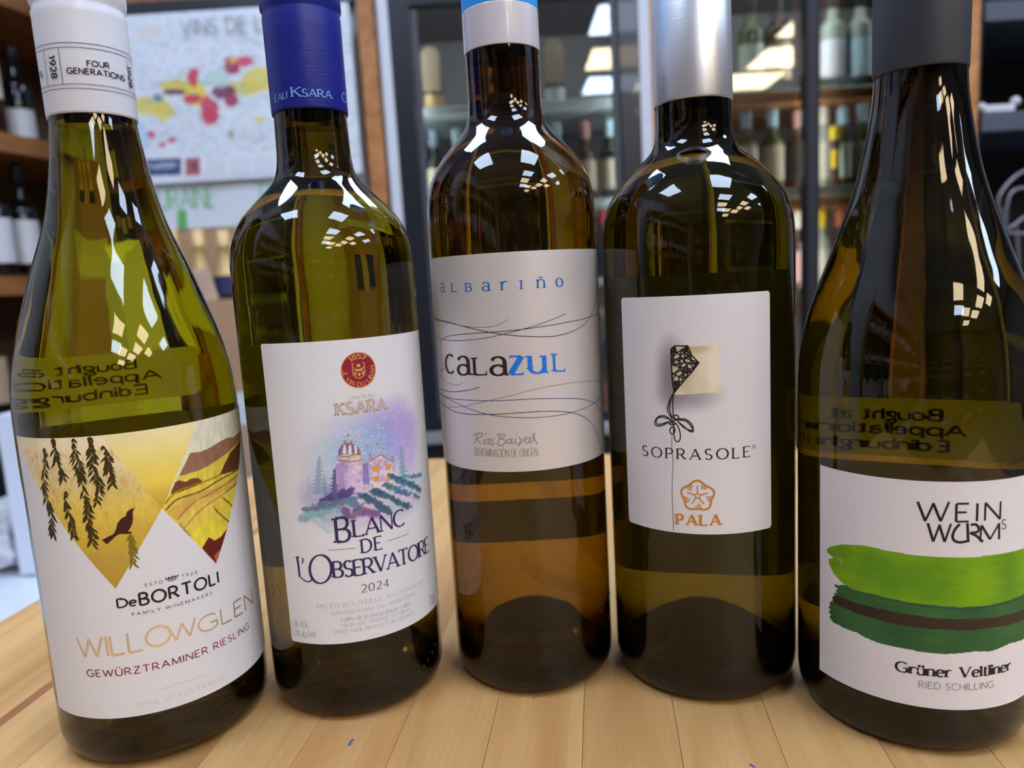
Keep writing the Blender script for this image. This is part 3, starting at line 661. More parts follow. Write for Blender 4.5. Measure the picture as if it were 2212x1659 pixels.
Kred = ink('wine red', (128, 44, 48)); Kgoldp = ink('pale gold foil', (222, 204, 174), .25, .6); Kcream = ink('cream', (208, 202, 196), .4)
T('ESTD', (314.5, 1268), (352.4, 1260.8), (314.5, 1261.4), Kblack, thick=.13, track=.45)
T('1928', (394, 1247.7), (426.8, 1240), (394, 1241), Kblack, thick=.13, track=.5)
T('De', (255, 1314), (295, 1308.5), (254.5, 1295.4), Kblack, thick=.21, thin=.18, track=.16)
T('BORTOLI', (303.8, 1308.5), (472.2, 1259.3), (302.5, 1283), Kblack, thick=.19, thin=.17, track=.26)
T('FAMILY WINEMAKERS', (286.5, 1331.7), (458.6, 1284.5), (286.5, 1325), Kblack, thick=.15, track=.5, space=.6)
T('WILLO', (172, 1420), (371, 1388), (171, 1379), Kgoldp, thick=.12, track=.16)
T('W', (366, 1388), (426, 1369), (366, 1352), Kgoldp, thick=.12)
T('GLEN', (431, 1371), (546.5, 1304), (431, 1336), Kgoldp, thick=.12, track=.2)
T('GEWÜRZTRAMINER RIESLING', (189.5, 1461.9), (537.6, 1357.7), (189.5, 1447.5), Kred, thick=.16, thin=.14, track=.28, space=.45)
T('WINE', (295.7, 1529.9), (345, 1519.5), (295.7, 1519.8), Kcream, thick=.15, track=.35)
T('of', (357, 1515.5), (375, 1510), (357, 1505), Kcream, thick=.15, slant=.25, track=.2)
T('AUSTRALIA', (384, 1507), (485.5, 1467.7), (384, 1496.5), Kcream, thick=.15, track=.35)
lines_on(lab1, 0, [[(335, 1493.7), (395, 1475), (451.4, 1455.5)]], Kcream, .3, name='printed_line')
V = []; F = []
ccx, ccz = P_(371.8, 1251)
for dz, w_ in ((-.8, 1.5), (-.35, 1.75), (.1, 2.0)): ribbons_to_geo([('rib', [(ccx-w_, ccz+dz+.25), (ccx, ccz+dz), (ccx+w_, ccz+dz+.25)], [.22]*3, False)], V, F)
for dx in (-1.9, -.95, 0, .95, 1.9): b = len(V); V += [(ccx+dx*.95-.5, ccz+.3), (ccx+dx*.95+.5, ccz+.3), (ccx+dx*1.12, ccz+1.25-.12*abs(dx))]; F.append((b, b+1, b+2))
obj('crown_print', wrap_mesh(V, F, BOT[0]['r']+.16), Kblack, lab1)

# ---------------- label 2: watercolour observatory
P_ = lambda x, y: on_label(1, x, y)
p8 = lambda L: [P_(540+a/3.95, 1000+b/3.95) for a, b in L]
p7 = lambda L: [P_(540+a/5.267, 700+b/5.267) for a, b in L]
uc = P_(775.4, 800)[0]; u0 = (P_(567, 741)[0]+P_(627, 1383)[0])/2
LB2 = (u0, 2*uc-u0+2, 33.5, 151.6)
pt = Paint(*LB2, .25, (222, 225, 233))
nn = vnoise(pt.U, pt.Z, 6, 2)[..., None]; nf = vnoise(pt.U, pt.Z, 1.6, 8)[..., None]
S = lambda x, y: P_(x, y)
def wash(x, y, rx, rz, col, a, soft=1.3, wob=.35, seed=5): pt.blob(S(x, y), rx, rz, col, a, soft, None, wob, seed)
wash(800, 925, 16, 9, (196, 190, 226), .55); wash(860, 935, 11, 11, (176, 150, 222), .65, seed=6); wash(820, 960, 15, 11, (150, 158, 226), .75, seed=7)
wash(750, 960, 10, 9, (186, 208, 230), .45, seed=8); wash(705, 1005, 7, 10, (186, 216, 228), .4, seed=9); wash(880, 960, 6, 12, (190, 160, 226), .6, seed=10)
wash(770, 985, 12, 9, (150, 190, 226), .6, seed=12); wash(675, 1020, 6, 12, (206, 206, 226), .5, seed=13)
wash(700, 1075, 8, 7, (148, 156, 196), .6, seed=14); wash(800, 1105, 17, 6, (190, 172, 204), .55, seed=15); wash(870, 1075, 10, 6, (174, 200, 214), .6, seed=16)
wash(720, 1110, 10, 4, (150, 180, 196), .6, seed=17); wash(790, 1090, 12, 5, (214, 196, 218), .6, seed=18)
pt.blend(np.clip(nf[..., 0]-.5, 0, 1)*.8, (226, 226, 236))
for k in range(60):
    a = S(RNG.uniform(725, 890), RNG.uniform(915, 990)); pt.blob(a, .22, .22, (245, 246, 252), .9, .5)
def tree(x0, y0, x1, y1, wd, col, a=.85, sd=1):
    t0, b0 = S(x0, y0), S(x1, y1); rg = np.random.default_rng(sd); n = 9
    for k in range(n):
        f = k/n; f2 = (k+1.35)/n; u = t0[0]+(b0[0]-t0[0])*f; z = t0[1]+(b0[1]-t0[1])*f; z2 = t0[1]+(b0[1]-t0[1])*f2; w = wd*(.12+.88*f2)*rg.uniform(.8, 1.15)
        pt.poly([(u, z), (u+w, z2), (u+w*.4, z2+.5), (u, z2-.3), (u-w*.5, z2+.6), (u-w, z2)], col, a)
tree(689, 985, 686, 1065, 4.2, (132, 160, 190), .7, 1); tree(866, 962, 872, 1050, 4.4, (126, 166, 186), .75, 2); tree(666, 1030, 668, 1080, 2.6, (180, 176, 206), .6, 3)
tree(723, 1012, 722, 1082, 5.0, (96, 84, 142), .85, 4); tree(742, 1030, 748, 1070, 3, (116, 84, 136), .6, 5); tree(700, 1030, 704, 1080, 3.4, (118, 140, 180), .55, 6); tree(848, 985, 850, 1020, 2.4, (120, 140, 190), .5, 7)
# tower, dome, house
pt.poly(p7([(975, 1590), (1005, 1560), (1270, 1560), (1290, 1600), (1300, 1900), (1010, 1930), (990, 1800)]), (214, 196, 226), .95)
pt.poly(p7([(985, 1600), (1060, 1570), (1080, 1850), (1000, 1880)]), (150, 120, 196), .55)
pt.poly(p8([(745, 60), (840, 20), (830, 200), (860, 290), (790, 250), (800, 140)]), (190, 160, 206), .6)
pt.poly(p7([(1150, 1570), (1265, 1560), (1290, 1850), (1180, 1850)]), (238, 222, 238), .8)
pt.poly(p7([(1005, 1450), (1010, 1540), (1260, 1560), (1265, 1480), (1120, 1490)]), (230, 206, 190), .95)
dome = p7([(1005, 1500)]+[(1130+128*math.cos(math.radians(a)), 1475-112*math.sin(math.radians(a))) for a in range(185, -5, -12)]+[(1262, 1490), (1130, 1480)])
pt.poly(dome, (120, 100, 176), .95)
for x in (1075, 1140, 1200): pt.poly(p7([(x-22, 1480), (x-16, 1400), (x, 1372), (x+16, 1400), (x+22, 1480)]), (238, 232, 242), .9)
pt.poly(p7([(1290, 1600), (1480, 1500), (1625, 1560), (1640, 1650), (1630, 1850), (1560, 1930), (1300, 1900)]), (232, 214, 230), .95)
pt.poly(p8([(960, 20), (1010, 0), (1025, 190), (970, 210)]), (110, 100, 190), .7); pt.poly(p8([(840, 230), (1010, 180), (1010, 280), (860, 300)]), (228, 206, 222), .8)
pt.poly(p8([(900, 120), (960, 60), (965, 200), (880, 240)]), (206, 190, 222), .7)
pt.blend(pt.inside(p7([(975, 1500), (1640, 1500), (1640, 1960), (975, 1960)]))*np.clip(nf[..., 0]-.42, 0, 1)*1.6, (150, 120, 190))
for q in ([(1040, 35), (1100, 28), (1103, 78), (1045, 84)], [(1155, 22), (1200, 14), (1203, 62), (1158, 70)], [(1050, 120), (1105, 112), (1108, 160), (1054, 166)], [(1160, 108), (1205, 102), (1206, 152), (1164, 160)]): pt.poly(p8(q), (222, 160, 80), .95)
pt.poly(p7([(1470, 1560), (1500, 1545), (1505, 1570), (1475, 1580)]), (220, 160, 90), .9)
# vine rows
rg = np.random.default_rng(5)
def row(L, col, w, n=60, a=.7):
    n = n*2; w = w*.8; a = min(.9, a*1.1)
    Q = spline(p8(L), 12)
    for k in range(n):
        q = Q[rg.integers(len(Q))]; f = rg.uniform(.5, 1.2); pt.blob((q[0]+rg.normal()*w*.45, q[1]+rg.normal()*w*.3), w*f*.6, w*f*.38, np.array(col)+rg.normal(0, 14, 3), a, .7, None, .4, int(rg.integers(99)))
TE = (66, 98, 124); TP = (126, 96, 148); TL = (140, 178, 192)
row([(460, 470), (560, 440), (700, 400), (850, 370)], TL, 2.6, 70, .55); row([(480, 400), (620, 380), (760, 340), (880, 310)], (110, 140, 166), 2.2, 80)
row([(950, 280), (1040, 320), (1120, 380), (1180, 420)], TE, 1.9, 70); row([(1060, 240), (1150, 280), (1260, 340), (1350, 380)], TE, 1.8, 70, .7)
row([(1160, 190), (1240, 230), (1340, 270), (1430, 300)], (84, 124, 150), 1.8, 70, .7); row([(1250, 150), (1330, 180), (1430, 210)], (90, 130, 156), 1.7, 60, .75); row([(1310, 120), (1390, 120), (1460, 105)], (110, 150, 170), 1.4, 50, .75)
row([(1200, 110), (1300, 150), (1400, 200), (1450, 240)], (70, 110, 136), 1.5, 60, .8); row([(640, 330), (700, 300), (780, 300), (830, 260)], (86, 78, 132), 2.4, 70, .8); row([(600, 360), (700, 350), (800, 330)], (104, 120, 150), 1.8, 60, .7)
row([(860, 330), (920, 380), (960, 440)], (104, 130, 160), 2.0, 60, .7); row([(800, 400), (830, 440), (850, 480)], TP, 2, 40, .45); row([(900, 420), (1000, 420), (1080, 440)], TP, 2.4, 60, .35)
row([(560, 480), (620, 540), (680, 580)], (190, 206, 218), 2, 40, .5); row([(1380, 280), (1420, 330), (1300, 300)], (226, 206, 222), 1.6, 30, .5)
lab2 = obj('front_label', pt.mesh(BOT[1]['r']+.1, 1.0), Mpaper, B[1], label='white paper label with a violet watercolour of a domed observatory')
T = lambda *a, **k: text_on(lab2, 1, *a, **k)
Kind = ink('indigo', (52, 44, 92)); Kpg = ink('watermark grey', (176, 176, 188)); Kmar = ink('maroon', (142, 26, 56)); Kgd = ink('emblem gold', (224, 172, 96), .4, .2); Kpap = ink('paper white', (222, 225, 233)); Ktan = ink('tan gold', (176, 140, 92), .4, .2)
R2_ = BOT[1]['r']
sc_ = S(775.4, 800.6); sr = 6.75
def disc(c, r, n=48): return [(c[0]+r*math.cos(2*math.pi*k/n), c[1]+r*math.sin(2*math.pi*k/n)) for k in range(n)]
def fill_strips(P, step=1.2):
    """cut a polygon into vertical strips so that it can bend round the bottle"""
    u0 = min(p[0] for p in P); u1 = max(p[0] for p in P); V = []; F = []
    def clip(P, k, v, s):
        o = []
        for a, b in zip(P, P[1:]+P[:1]):
            ia, ib = s*(a[k]-v) >= 0, s*(b[k]-v) >= 0
            if ia: o.append(a)
            if ia != ib: t = (v-a[k])/(b[k]-a[k]); o.append((a[0]+(b[0]-a[0])*t, a[1]+(b[1]-a[1])*t))
        return o
    x = u0
    while x < u1:
        Q = clip(clip(P, 0, x, 1), 0, x+step, -1)
        if len(Q) > 2: b = len(V); V += Q; F.append(tuple(range(b, b+len(Q))))
        x += step
    return V, F
def shape(parent, i, P, m, dr, name): V, F = fill_strips(P); return obj(name, wrap_mesh(V, F, BOT[i]['r']+dr), m, parent)
shape(lab2, 1, disc(sc_, sr+.1), Kgd, .13, 'seal_rim'); shape(lab2, 1, disc(sc_, sr-.3), Kmar, .16, 'seal')
def arc_text(parent, i, text, c, R, a0, a1, h, m, dr, inward=False, name='lettering', **kw):
    """text along a circle; a0..a1 in degrees clockwise from the top (outer side) or counter-clockwise for text that reads along the bottom"""
    arc = abs(math.radians(a1-a0))*R; rs = text_ribbons(text, arc, h, **kw); V = []; F = []; ribbons_to_geo(rs, V, F); W_ = []
    for x, y in V:
        t = math.radians(a0)+math.copysign(x/R, a1-a0); rad = R-y if inward else R+y
        W_.append((c[0]+rad*math.sin(t), c[1]+rad*math.cos(t)))
    return obj(name, wrap_mesh(W_, F, BOT[i]['r']+dr), m, parent)
arc_text(lab2, 1, '1857', sc_, 4.3, -38, 34, 1.75, Kgd, .2, thick=.22, thin=.12, serif=.08, track=.18)
arc_text(lab2, 1, 'LE VIN DU LIBAN', sc_, 6.1, 278, 78, 1.5, Kgd, .2, inward=True, thick=.22, thin=.12, serif=.08, track=.24, space=.45)
V = []; F = []
shl = [(-2.3, 2.6), (2.3, 2.6), (2.3, -1.6), (1.5, -2.4), (0, -3.2), (-1.5, -2.4), (-2.3, -1.6), (-2.3, 2.6)]
ribbons_to_geo([('rib', [(sc_[0]+a, sc_[1]+b) for a, b in shl], [.3]*8, False)], V, F)
for y in (1.0, -.55): ribbons_to_geo([('rib', [(sc_[0]-2.2, sc_[1]+y), (sc_[0]+2.2, sc_[1]+y)], [.26]*2, False)], V, F)
for P in ([(-.7, 1.2), (-.7, 2.3), (.7, 2.3), (.7, 1.2)], [(-1.9, .5), (1.9, .7), (1.0, -.3), (-1.0, -.35)], [(-1.9, -.8), (-1.0, -.8), (-1.1, -1.9), (-1.7, -1.7)], [(1.0, -.8), (1.9, -.8), (1.7, -1.7), (1.1, -1.9)], [(-.5, -.9), (.5, -.9), (.3, -2.4), (-.3, -2.2)]):
    b = len(V); V += [(sc_[0]+a, sc_[1]+c) for a, c in P]; F.append((b, b+1, b+2, b+3))
obj('shield_emblem', wrap_mesh(V, F, R2_+.2), Kgd, lab2)
T('CHATEAU', (753, 864.8), (807.7, 858.5), (753, 857), Ktan, thick=.13, thin=.07, serif=.08, track=.24)
T('KSARA', (728, 898.8), (833.5, 885.5), (728, 872.5), Ktan, thick=.21, thin=.16, serif=.08, track=.28)
T('KSARA', (728, 898.8), (833.5, 885.5), (728, 872.5), Kpap, dr=.2, thick=.07, thin=.05, serif=0, track=.28)
BS = dict(thick=.165, thin=.085, serif=.08, track=.14)
T('B', (728.8, 1173), (757, 1169), (723, 1120.5), Kind, **{**BS, 'thick': .13})
T('LANC', (766, 1160.8), (874, 1134.5), (764, 1124.6), Kind, **BS)
T('DE', (783, 1195.4), (825, 1186.5), (780, 1167), Kind, **{**BS, 'track': .3})
for q_ in ([(709, 1189.4), (740, 1187.5), (768.4, 1184.8)], [(837.5, 1170), (861, 1162), (883.8, 1153.4)]): lines_on(lab2, 1, [q_], Kind, .2, name='printed_line')
lines_on(lab2, 1, [[(642, 1205), (645, 1225), (647.5, 1246)]], Kind, .95, name='lettering'); lines_on(lab2, 1, [[(645, 1244), (652, 1250), (662, 1257), (671, 1256), (674, 1250)]], Kind, .55, name='lettering'); lines_on(lab2, 1, [[(638.5, 1204.5), (646.5, 1204)], [(652, 1206), (655.5, 1210), (652.5, 1218)]], Kind, .5, name='lettering', smooth=False)
T('O', (672.5, 1264.5), (719, 1256), (668, 1204), Kind, thick=.1, thin=.05)
T('BSERVATOIRE', (722, 1248.5), (926, 1191.5), (719, 1214.5), Kind, **{**BS, 'track': .11})
T('2024', (782, 1281), (840.5, 1267.2), (782, 1264), Kblack, thick=.12, thin=.06, serif=.06, track=.26)
PG = dict(thick=.13, thin=.08, serif=.07, track=.22, space=.42)
T('MIS EN BOUTEILLE AU CHÂTEAU', (684.3, 1314.7), (913.4, 1259.5), (684.3, 1305.5), Kpg, **PG)
T('CHATEAU KSARA S.A.L. KSARA LIBAN', (715.4, 1329.9), (896.5, 1286), (715.4, 1322), Kpg, **PG)
T('Vallée de la Békaa-Bekaa Valley', (735, 1343.5), (886.3, 1307.6), (735, 1334.5), Kpg, **{**PG, 'slant': .22, 'track': .16})
T('VIN BLANC, PRODUIT DU LIBAN', (737, 1355.7), (884.8, 1319.5), (737, 1348.5), Kpg, **PG)
T('WHITE WINE, PRODUCT OF LEBANON', (722.8, 1370), (895.7, 1326.6), (722.8, 1362.5), Kpg, **PG)
T('13% VOL.', (632.4, 1354.4), (667.8, 1357), (632.4, 1341), Kpg, thick=.1, track=.2); T('13% alc./vol.', (634, 1374.2), (683, 1377), (634, 1361), Kpg, thick=.1, track=.2)
T('750ml', (928.6, 1308.9), (941.5, 1301), (928.6, 1286), Kpg, thick=.1, track=.2)
# gold stars and the gold outlines of the dome and roofs
V = []; F = []
for x, y, r in ((752, 941, 1.0), (745, 954.5, 1.25), (759, 955.5, 1.0), (793.5, 964.5, .95), (815, 960.5, .95), (828, 970, .9), (800, 984.5, 1.1), (742, 939, .35), (738, 954, .35), (770, 953, .35), (783, 968, .3), (808, 984, .35)):
    c = S(x, y); P = [(c[0]+(r if k % 2 else r*.5)*.62*math.cos(k*math.pi/6), c[1]+(r if k % 2 else r*.5)*.62*math.sin(k*math.pi/6)) for k in range(12)]; b = len(V); V += P; F.append(tuple(range(b, b+12)))
obj('gold_stars', wrap_mesh(V, F, R2_+.16), Kgold, lab2)
s7 = lambda L: [(540+a/5.267, 700+b/5.267) for a, b in L]
lines_on(lab2, 1, [s7([(1030, 1395), (1080, 1365), (1130, 1362), (1165, 1370)]), s7([(1010, 1500), (1060, 1515), (1130, 1508), (1200, 1490), (1262, 1495)]), s7([(1005, 1555), (1130, 1570), (1262, 1560)]), s7([(1275, 1600), (1330, 1590), (1480, 1500), (1560, 1535), (1630, 1575)]), s7([(1105, 1372), (1112, 1430), (1108, 1490)]), s7([(1170, 1378), (1186, 1430), (1188, 1485)]), s7([(1060, 1400), (1045, 1450), (1042, 1500)]), s7([(1225, 1410), (1245, 1450), (1255, 1490)])], Kgold, .42, name='gold_outline')

# ---------------- label 3: pearly label with fine curves
uc = on_label(2, 1108, 780)[0]
me3 = plain_sheet(BOT[2]['r']+.1, uc-66, uc+66, 95.9, 180.3)
lab3 = obj('front_label', me3, Mpaper3, B[2], label='pearly grey label crossed by fine black and blue curves')
Kb3 = ink('label blue', (34, 104, 190)); Kb3b = ink('bright label blue', (30, 118, 224)); Kk3 = ink('brown black', (42, 30, 38)); Ktp = ink('taupe', (160, 150, 148)); Kdb = ink('dark blue line', (42, 76, 140))
def letters3(spec, h_px, m, **kw):
    for ch, x0, x1, yb in spec:
        if ch.isupper(): text_on(lab3, 2, ch, (x0, yb), (x1, yb-1*(x1-x0)/40), (x0, yb-h_px), m, xh=.66, **kw)
        else: text_on(lab3, 2, ch, (x0, yb), (x1, yb-1*(x1-x0)/40), (x0, yb-h_px/.68), m, xh=.68, **kw)
S3 = dict(thick=.16, thin=.065, serif=.07)
c3 = lambda a: 860+a/4.254
letters3([('a', c3(392), c3(428), 631.5)], 18.5, Kb3, **{**S3, 'thick': .1})
letters3([('L', c3(497), c3(537), 631.2), ('B', c3(625), c3(675), 630.6)], 17.5, Kb3, **{**S3, 'thick': .2, 'thin': .09, 'serif': .12})
letters3([('a', c3(778), c3(838), 629.5), ('r', c3(955), c3(1003), 627.6), ('ñ', c3(1285), c3(1345), 623.5), ('o', c3(1455), c3(1513), 620.6)], 18.5, Kb3, **S3)
text_on(lab3, 2, 'I', (c3(1136)-.5, 626), (c3(1136)+.5, 626), (c3(1136), 606.5), Kb3, thick=.2, thin=.09, serif=.14)
letters3([('c', 964.6, 980.6, 807), ('a', 990.5, 1014, 810.5), ('a', 1062, 1093, 811.5)], 39, Kk3, **{**S3, 'thick': .16})
letters3([('L', 1026, 1051, 811)], 37.5, Kk3, **{**S3, 'thick': .2, 'thin': .08, 'serif': .13})
letters3([('z', 1103, 1130, 810)], 39, Kb3b, **{**S3, 'thick': .22, 'serif': .05}); letters3([('u', 1146, 1177, 807.5)], 38, Kb3b, **{**S3, 'thick': .19})
letters3([('L', 1198, 1220, 803)], 38, Kb3b, **{**S3, 'thick': .17, 'thin': .08, 'serif': .13})
q2 = lambda L: [(860+a/4.254, 380+b/4.254) for a, b in L]
q3 = lambda L: [(900+a/5.027, 720+b/5.027) for a, b in L]
lines_on(lab3, 2, [q2([(318, 1298), (450, 1345), (650, 1400), (860, 1445), (1100, 1475), (1350, 1483), (1500, 1465), (1650, 1410), (1750, 1320), (1800, 1200), (1826, 1040)]),
    q2([(385, 1550), (392, 1525), (430, 1490), (500, 1470), (650, 1455), (860, 1440), (1100, 1420), (1350, 1385), (1550, 1350), (1700, 1320), (1800, 1285), (1842, 1262)]),
    q3([(247, 590), (300, 625), (400, 640), (500, 632), (600, 615), (683, 592)]), q3([(247, 690), (270, 745), (330, 810), (420, 855), (550, 883), (700, 887), (950, 880), (1200, 862), (1400, 852), (1550, 853), (1700, 870), (1800, 905), (1880, 960), (1930, 1040), (1975, 1150), (2008, 1290)]), q3([(228, 432), (270, 405), (305, 378)])], Kk3, .27, name='printed_curves')
lines_on(lab3, 2, [q2([(335, 1465), (380, 1495), (450, 1513), (600, 1517), (800, 1495), (960, 1460), (1150, 1413), (1350, 1350), (1545, 1268)]),
    q3([(245, 640), (300, 685), (400, 715), (550, 730), (700, 737), (950, 735), (1200, 720), (1400, 715), (1600, 713), (1750, 715), (1850, 732), (1925, 760), (1975, 810), (2004, 870)]),
    q3([(250, 645), (320, 700), (420, 755), (550, 815), (700, 868), (850, 900), (1050, 918), (1250, 922), (1450, 908), (1600, 885), (1750, 845), (1870, 795), (1940, 750), (1990, 690), (2006, 640)])], Kdb, .27, name='printed_curves')
lines_on(lab3, 2, [q2([(322, 1302), (450, 1350), (600, 1385), (750, 1397), (860, 1390), (950, 1360), (1010, 1322)]), q3([(255, 760), (320, 800), (400, 808), (520, 797), (680, 760), (850, 722), (1000, 688), (1200, 635), (1400, 590), (1600, 555), (1800, 530), (1950, 523), (2005, 527)]),
    q3([(240, 450), (300, 510), (360, 550), (430, 567), (470, 560), (502, 535)]), q3([(205, 40), (250, 100), (268, 200), (275, 350), (265, 450), (243, 600)]), q3([(212, 100), (228, 130), (232, 180), (222, 200), (214, 170), (222, 130), (240, 170), (236, 240), (218, 270), (226, 290), (240, 270), (228, 250)]), q3([(218, 420), (232, 380), (240, 365)]), q2([(306, 1150), (318, 1105), (350, 1088)])], ink('line grey', (96, 96, 110)), .18, name='printed_curves')
# handwriting 'Rias Baixas'
hw = [[(618, 1112), (660, 1098), (650, 1150), (625, 1205)], [(618, 1112), (700, 1088), (715, 1110), (690, 1135), (640, 1150), (670, 1170), (700, 1205)], [(735, 1150), (728, 1200), (745, 1205)], [(745, 1105), (755, 1095), (762, 1105)], [(790, 1152), (760, 1165), (758, 1200), (785, 1195), (795, 1155), (790, 1205), (808, 1195)], [(835, 1150), (812, 1165), (832, 1185), (835, 1210), (800, 1215)],
      [(870, 1112), (905, 1100), (895, 1160), (875, 1215)], [(870, 1112), (935, 1098), (955, 1118), (920, 1145), (900, 1150), (960, 1165), (958, 1200), (920, 1222), (880, 1222)], [(1030, 1152), (990, 1165), (985, 1198), (1015, 1195), (1035, 1155), (1032, 1200), (1055, 1195)], [(1075, 1150), (1068, 1195), (1090, 1200)], [(1083, 1108), (1092, 1100)], [(1110, 1128), (1140, 1180), (1110, 1222), (1090, 1215)], [(1195, 1125), (1150, 1170), (1105, 1205)], [(1230, 1135), (1185, 1160), (1180, 1195), (1210, 1195), (1240, 1140), (1228, 1190), (1255, 1190)], [(1255, 1190), (1280, 1120), (1272, 1095), (1262, 1120), (1290, 1170), (1308, 1215)]]
lines_on(lab3, 2, [q3(s) for s in hw], Ktp, .55, name='handwritten_lettering')
text_on(lab3, 2, 'DENOMINACIÓN DE ORIGEN', (1025.5, 984.6), (1161.6, 985.6), (1025.5, 968), Ktp, thick=.11, thin=.09, track=.2, space=.45)

# ---------------- label 4: cushion and lace
P_ = lambda x, y: on_label(3, x, y)
p4 = lambda L: [P_(1310+a/2.962, 620+b/2.962) for a, b in L]; q4 = lambda L: [(1310+a/2.962, 620+b/2.962) for a, b in L]
u0 = (P_(1342.7, 646)[0]+P_(1358, 1123)[0])/2; u1 = (P_(1664.5, 630)[0]+P_(1664.5, 1133)[0])/2
pt = Paint(u0, u1, 70.7, 160.7, .25, (221, 221, 229))
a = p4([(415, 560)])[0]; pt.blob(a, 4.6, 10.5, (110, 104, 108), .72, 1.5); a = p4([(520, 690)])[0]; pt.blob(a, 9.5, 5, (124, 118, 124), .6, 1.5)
pil = spline(p4([(435, 376), (500, 382), (580, 380), (660, 370), (720, 366), (732, 380), (728, 450), (722, 530), (734, 610), (740, 672), (728, 684), (640, 682), (540, 690), (440, 690), (425, 670), (425, 560), (420, 440), (435, 376)]), 4)
m = pt.inside(pil); nn = vnoise(pt.U, pt.Z, 3, 3)[..., None]
pt.blend(m, pt.grad(118, 135, (214, 206, 176), (226, 218, 194))*(.97+.05*nn)); 
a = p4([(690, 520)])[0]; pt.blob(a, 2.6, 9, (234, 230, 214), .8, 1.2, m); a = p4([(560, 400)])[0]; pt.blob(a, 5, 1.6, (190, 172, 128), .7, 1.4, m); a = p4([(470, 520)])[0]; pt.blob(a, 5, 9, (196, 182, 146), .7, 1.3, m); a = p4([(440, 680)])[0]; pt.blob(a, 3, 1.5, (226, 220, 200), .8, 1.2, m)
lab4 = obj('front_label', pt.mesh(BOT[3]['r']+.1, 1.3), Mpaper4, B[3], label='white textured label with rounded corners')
# the black lace net: threads between random knots inside the draped area
rg = np.random.default_rng(3)
net = [(412, 400), (437, 380), (520, 380), (545, 440), (592, 488), (548, 545), (508, 590), (468, 635), (432, 682), (420, 600), (415, 500)]
def inpoly(x, y, P):
    c = False
    for k in range(len(P)):
        (x1, y1), (x2, y2) = P[k], P[(k+1) % len(P)]
        if (y1 > y) != (y2 > y) and x < (x2-x1)*(y-y1)/(y2-y1)+x1: c = not c
    return c
kn = list(net)
while len(kn) < 52:
    x, y = rg.uniform(410, 595), rg.uniform(378, 685)
    if inpoly(x, y, net) and min(math.dist((x, y), k) for k in kn) > 17: kn.append((x, y))
segs = set()
for a_, k in enumerate(kn):
    for b_ in sorted(range(len(kn)), key=lambda j: math.dist(k, kn[j]))[1:5]: segs.add((min(a_, b_), max(a_, b_)))
net_lines = [q4([kn[a_], kn[b_]]) for a_, b_ in segs]+[q4(net+[net[0]])]
lines_on(lab4, 3, net_lines, Kblack, .48, name='lace_print', smooth=False)
loops = [[(430, 680), (402, 735), (390, 790), (415, 840)], [(426, 685), (408, 740), (404, 790), (420, 835)], [(428, 690), (424, 760), (428, 830)], [(410, 858), (360, 888), (318, 890), (310, 862), (335, 832), (375, 828), (410, 852)], [(405, 862), (350, 880), (322, 878), (322, 850), (350, 835), (410, 850)], [(440, 850), (500, 848), (545, 880), (555, 925), (530, 925), (490, 890), (450, 858)], [(450, 852), (510, 862), (548, 905), (550, 922), (500, 905), (455, 862)], [(430, 880), (432, 950), (445, 990), (468, 985), (472, 940), (455, 890), (435, 870)], [(420, 895), (405, 920), (415, 942), (435, 935), (435, 905), (420, 895)], [(430, 830), (445, 822), (462, 832), (455, 850), (435, 852), (430, 830)], [(405, 850), (440, 880), (400, 878), (445, 850), (420, 840), (425, 885)]]
lines_on(lab4, 3, [q4(s) for s in loops], Kblack, .45, name='thread_bow_print')
lines_on(lab4, 3, [q4([(420, 940), (418, 1040), (425, 1100), (423, 1200), (420, 1300), (425, 1450), (430, 1564)])], Kblack, .2, name='thread_print')
T = lambda *a, **k: text_on(lab4, 3, *a, **k)
T('SOPRASOLE', (1389, 984.5), (1619, 987.5), (1389, 963), Kblack, thick=.16, thin=.075, serif=.07, track=.42)
cc = P_(1628.6, 966); V = []; F = []
ribbons_to_geo([('rib', disc(cc, .78, 20)+[disc(cc, .78, 20)[0]], [.1]*21, False)]+[('rib', [(cc[0]-.25, cc[1]-.4), (cc[0]-.25, cc[1]+.42), (cc[0]+.2, cc[1]+.3), (cc[0]+.2, cc[1]+.05), (cc[0]-.2, cc[1])], [.12]*5, False), ('rib', [(cc[0]-.05, cc[1]), (cc[0]+.28, cc[1]-.4)], [.12]*2, False)], V, F)
obj('registered_mark', wrap_mesh(V, F, BOT[3]['r']+.16), Kblack, lab4)
Kor = mat('ink_orange gold', (206, 142, 58), .35, metal=.35, spec=.5)
T('PALA', (1462, 1133.8), (1555.5, 1134.9), (1462, 1111.5), Kor, thick=.27, thin=.13, serif=.08, track=.36)
ec = P_(1506.8, 1072.4); V = []; F = []
ring = [(ec[0]+(5.75+.5*math.cos(5*t-math.pi/2*5))*math.cos(t), ec[1]+(5.5+.5*math.cos(5*t-math.pi/2*5))*math.sin(t)) for t in [2*math.pi*k/60 for k in range(61)]]
ribbons_to_geo([('rib', ring, [.75]*61, True)], V, F)
for k in range(5):
    t = math.pi/2+k*2*math.pi/5; ribbons_to_geo([('rib', [(ec[0]+.9*math.cos(t), ec[1]+.9*math.sin(t)), (ec[0]+3.9*math.cos(t), ec[1]+3.9*math.sin(t))], [.5, .4], False)], V, F)
    t2 = -math.pi/2+k*2*math.pi/5; q = (ec[0]+4.5*math.cos(t2), ec[1]+4.3*math.sin(t2)); sp = [(q[0]+(.15+1.0*j/26)*math.cos(t2+j*.32), q[1]+(.15+1.0*j/26)*math.sin(t2+j*.32)) for j in range(30)]
    ribbons_to_geo([('rib', sp, [.36]*30, False)], V, F)
dd = disc(ec, .85, 20); ribbons_to_geo([('rib', dd+[dd[0]], [.4]*21, False)], V, F)
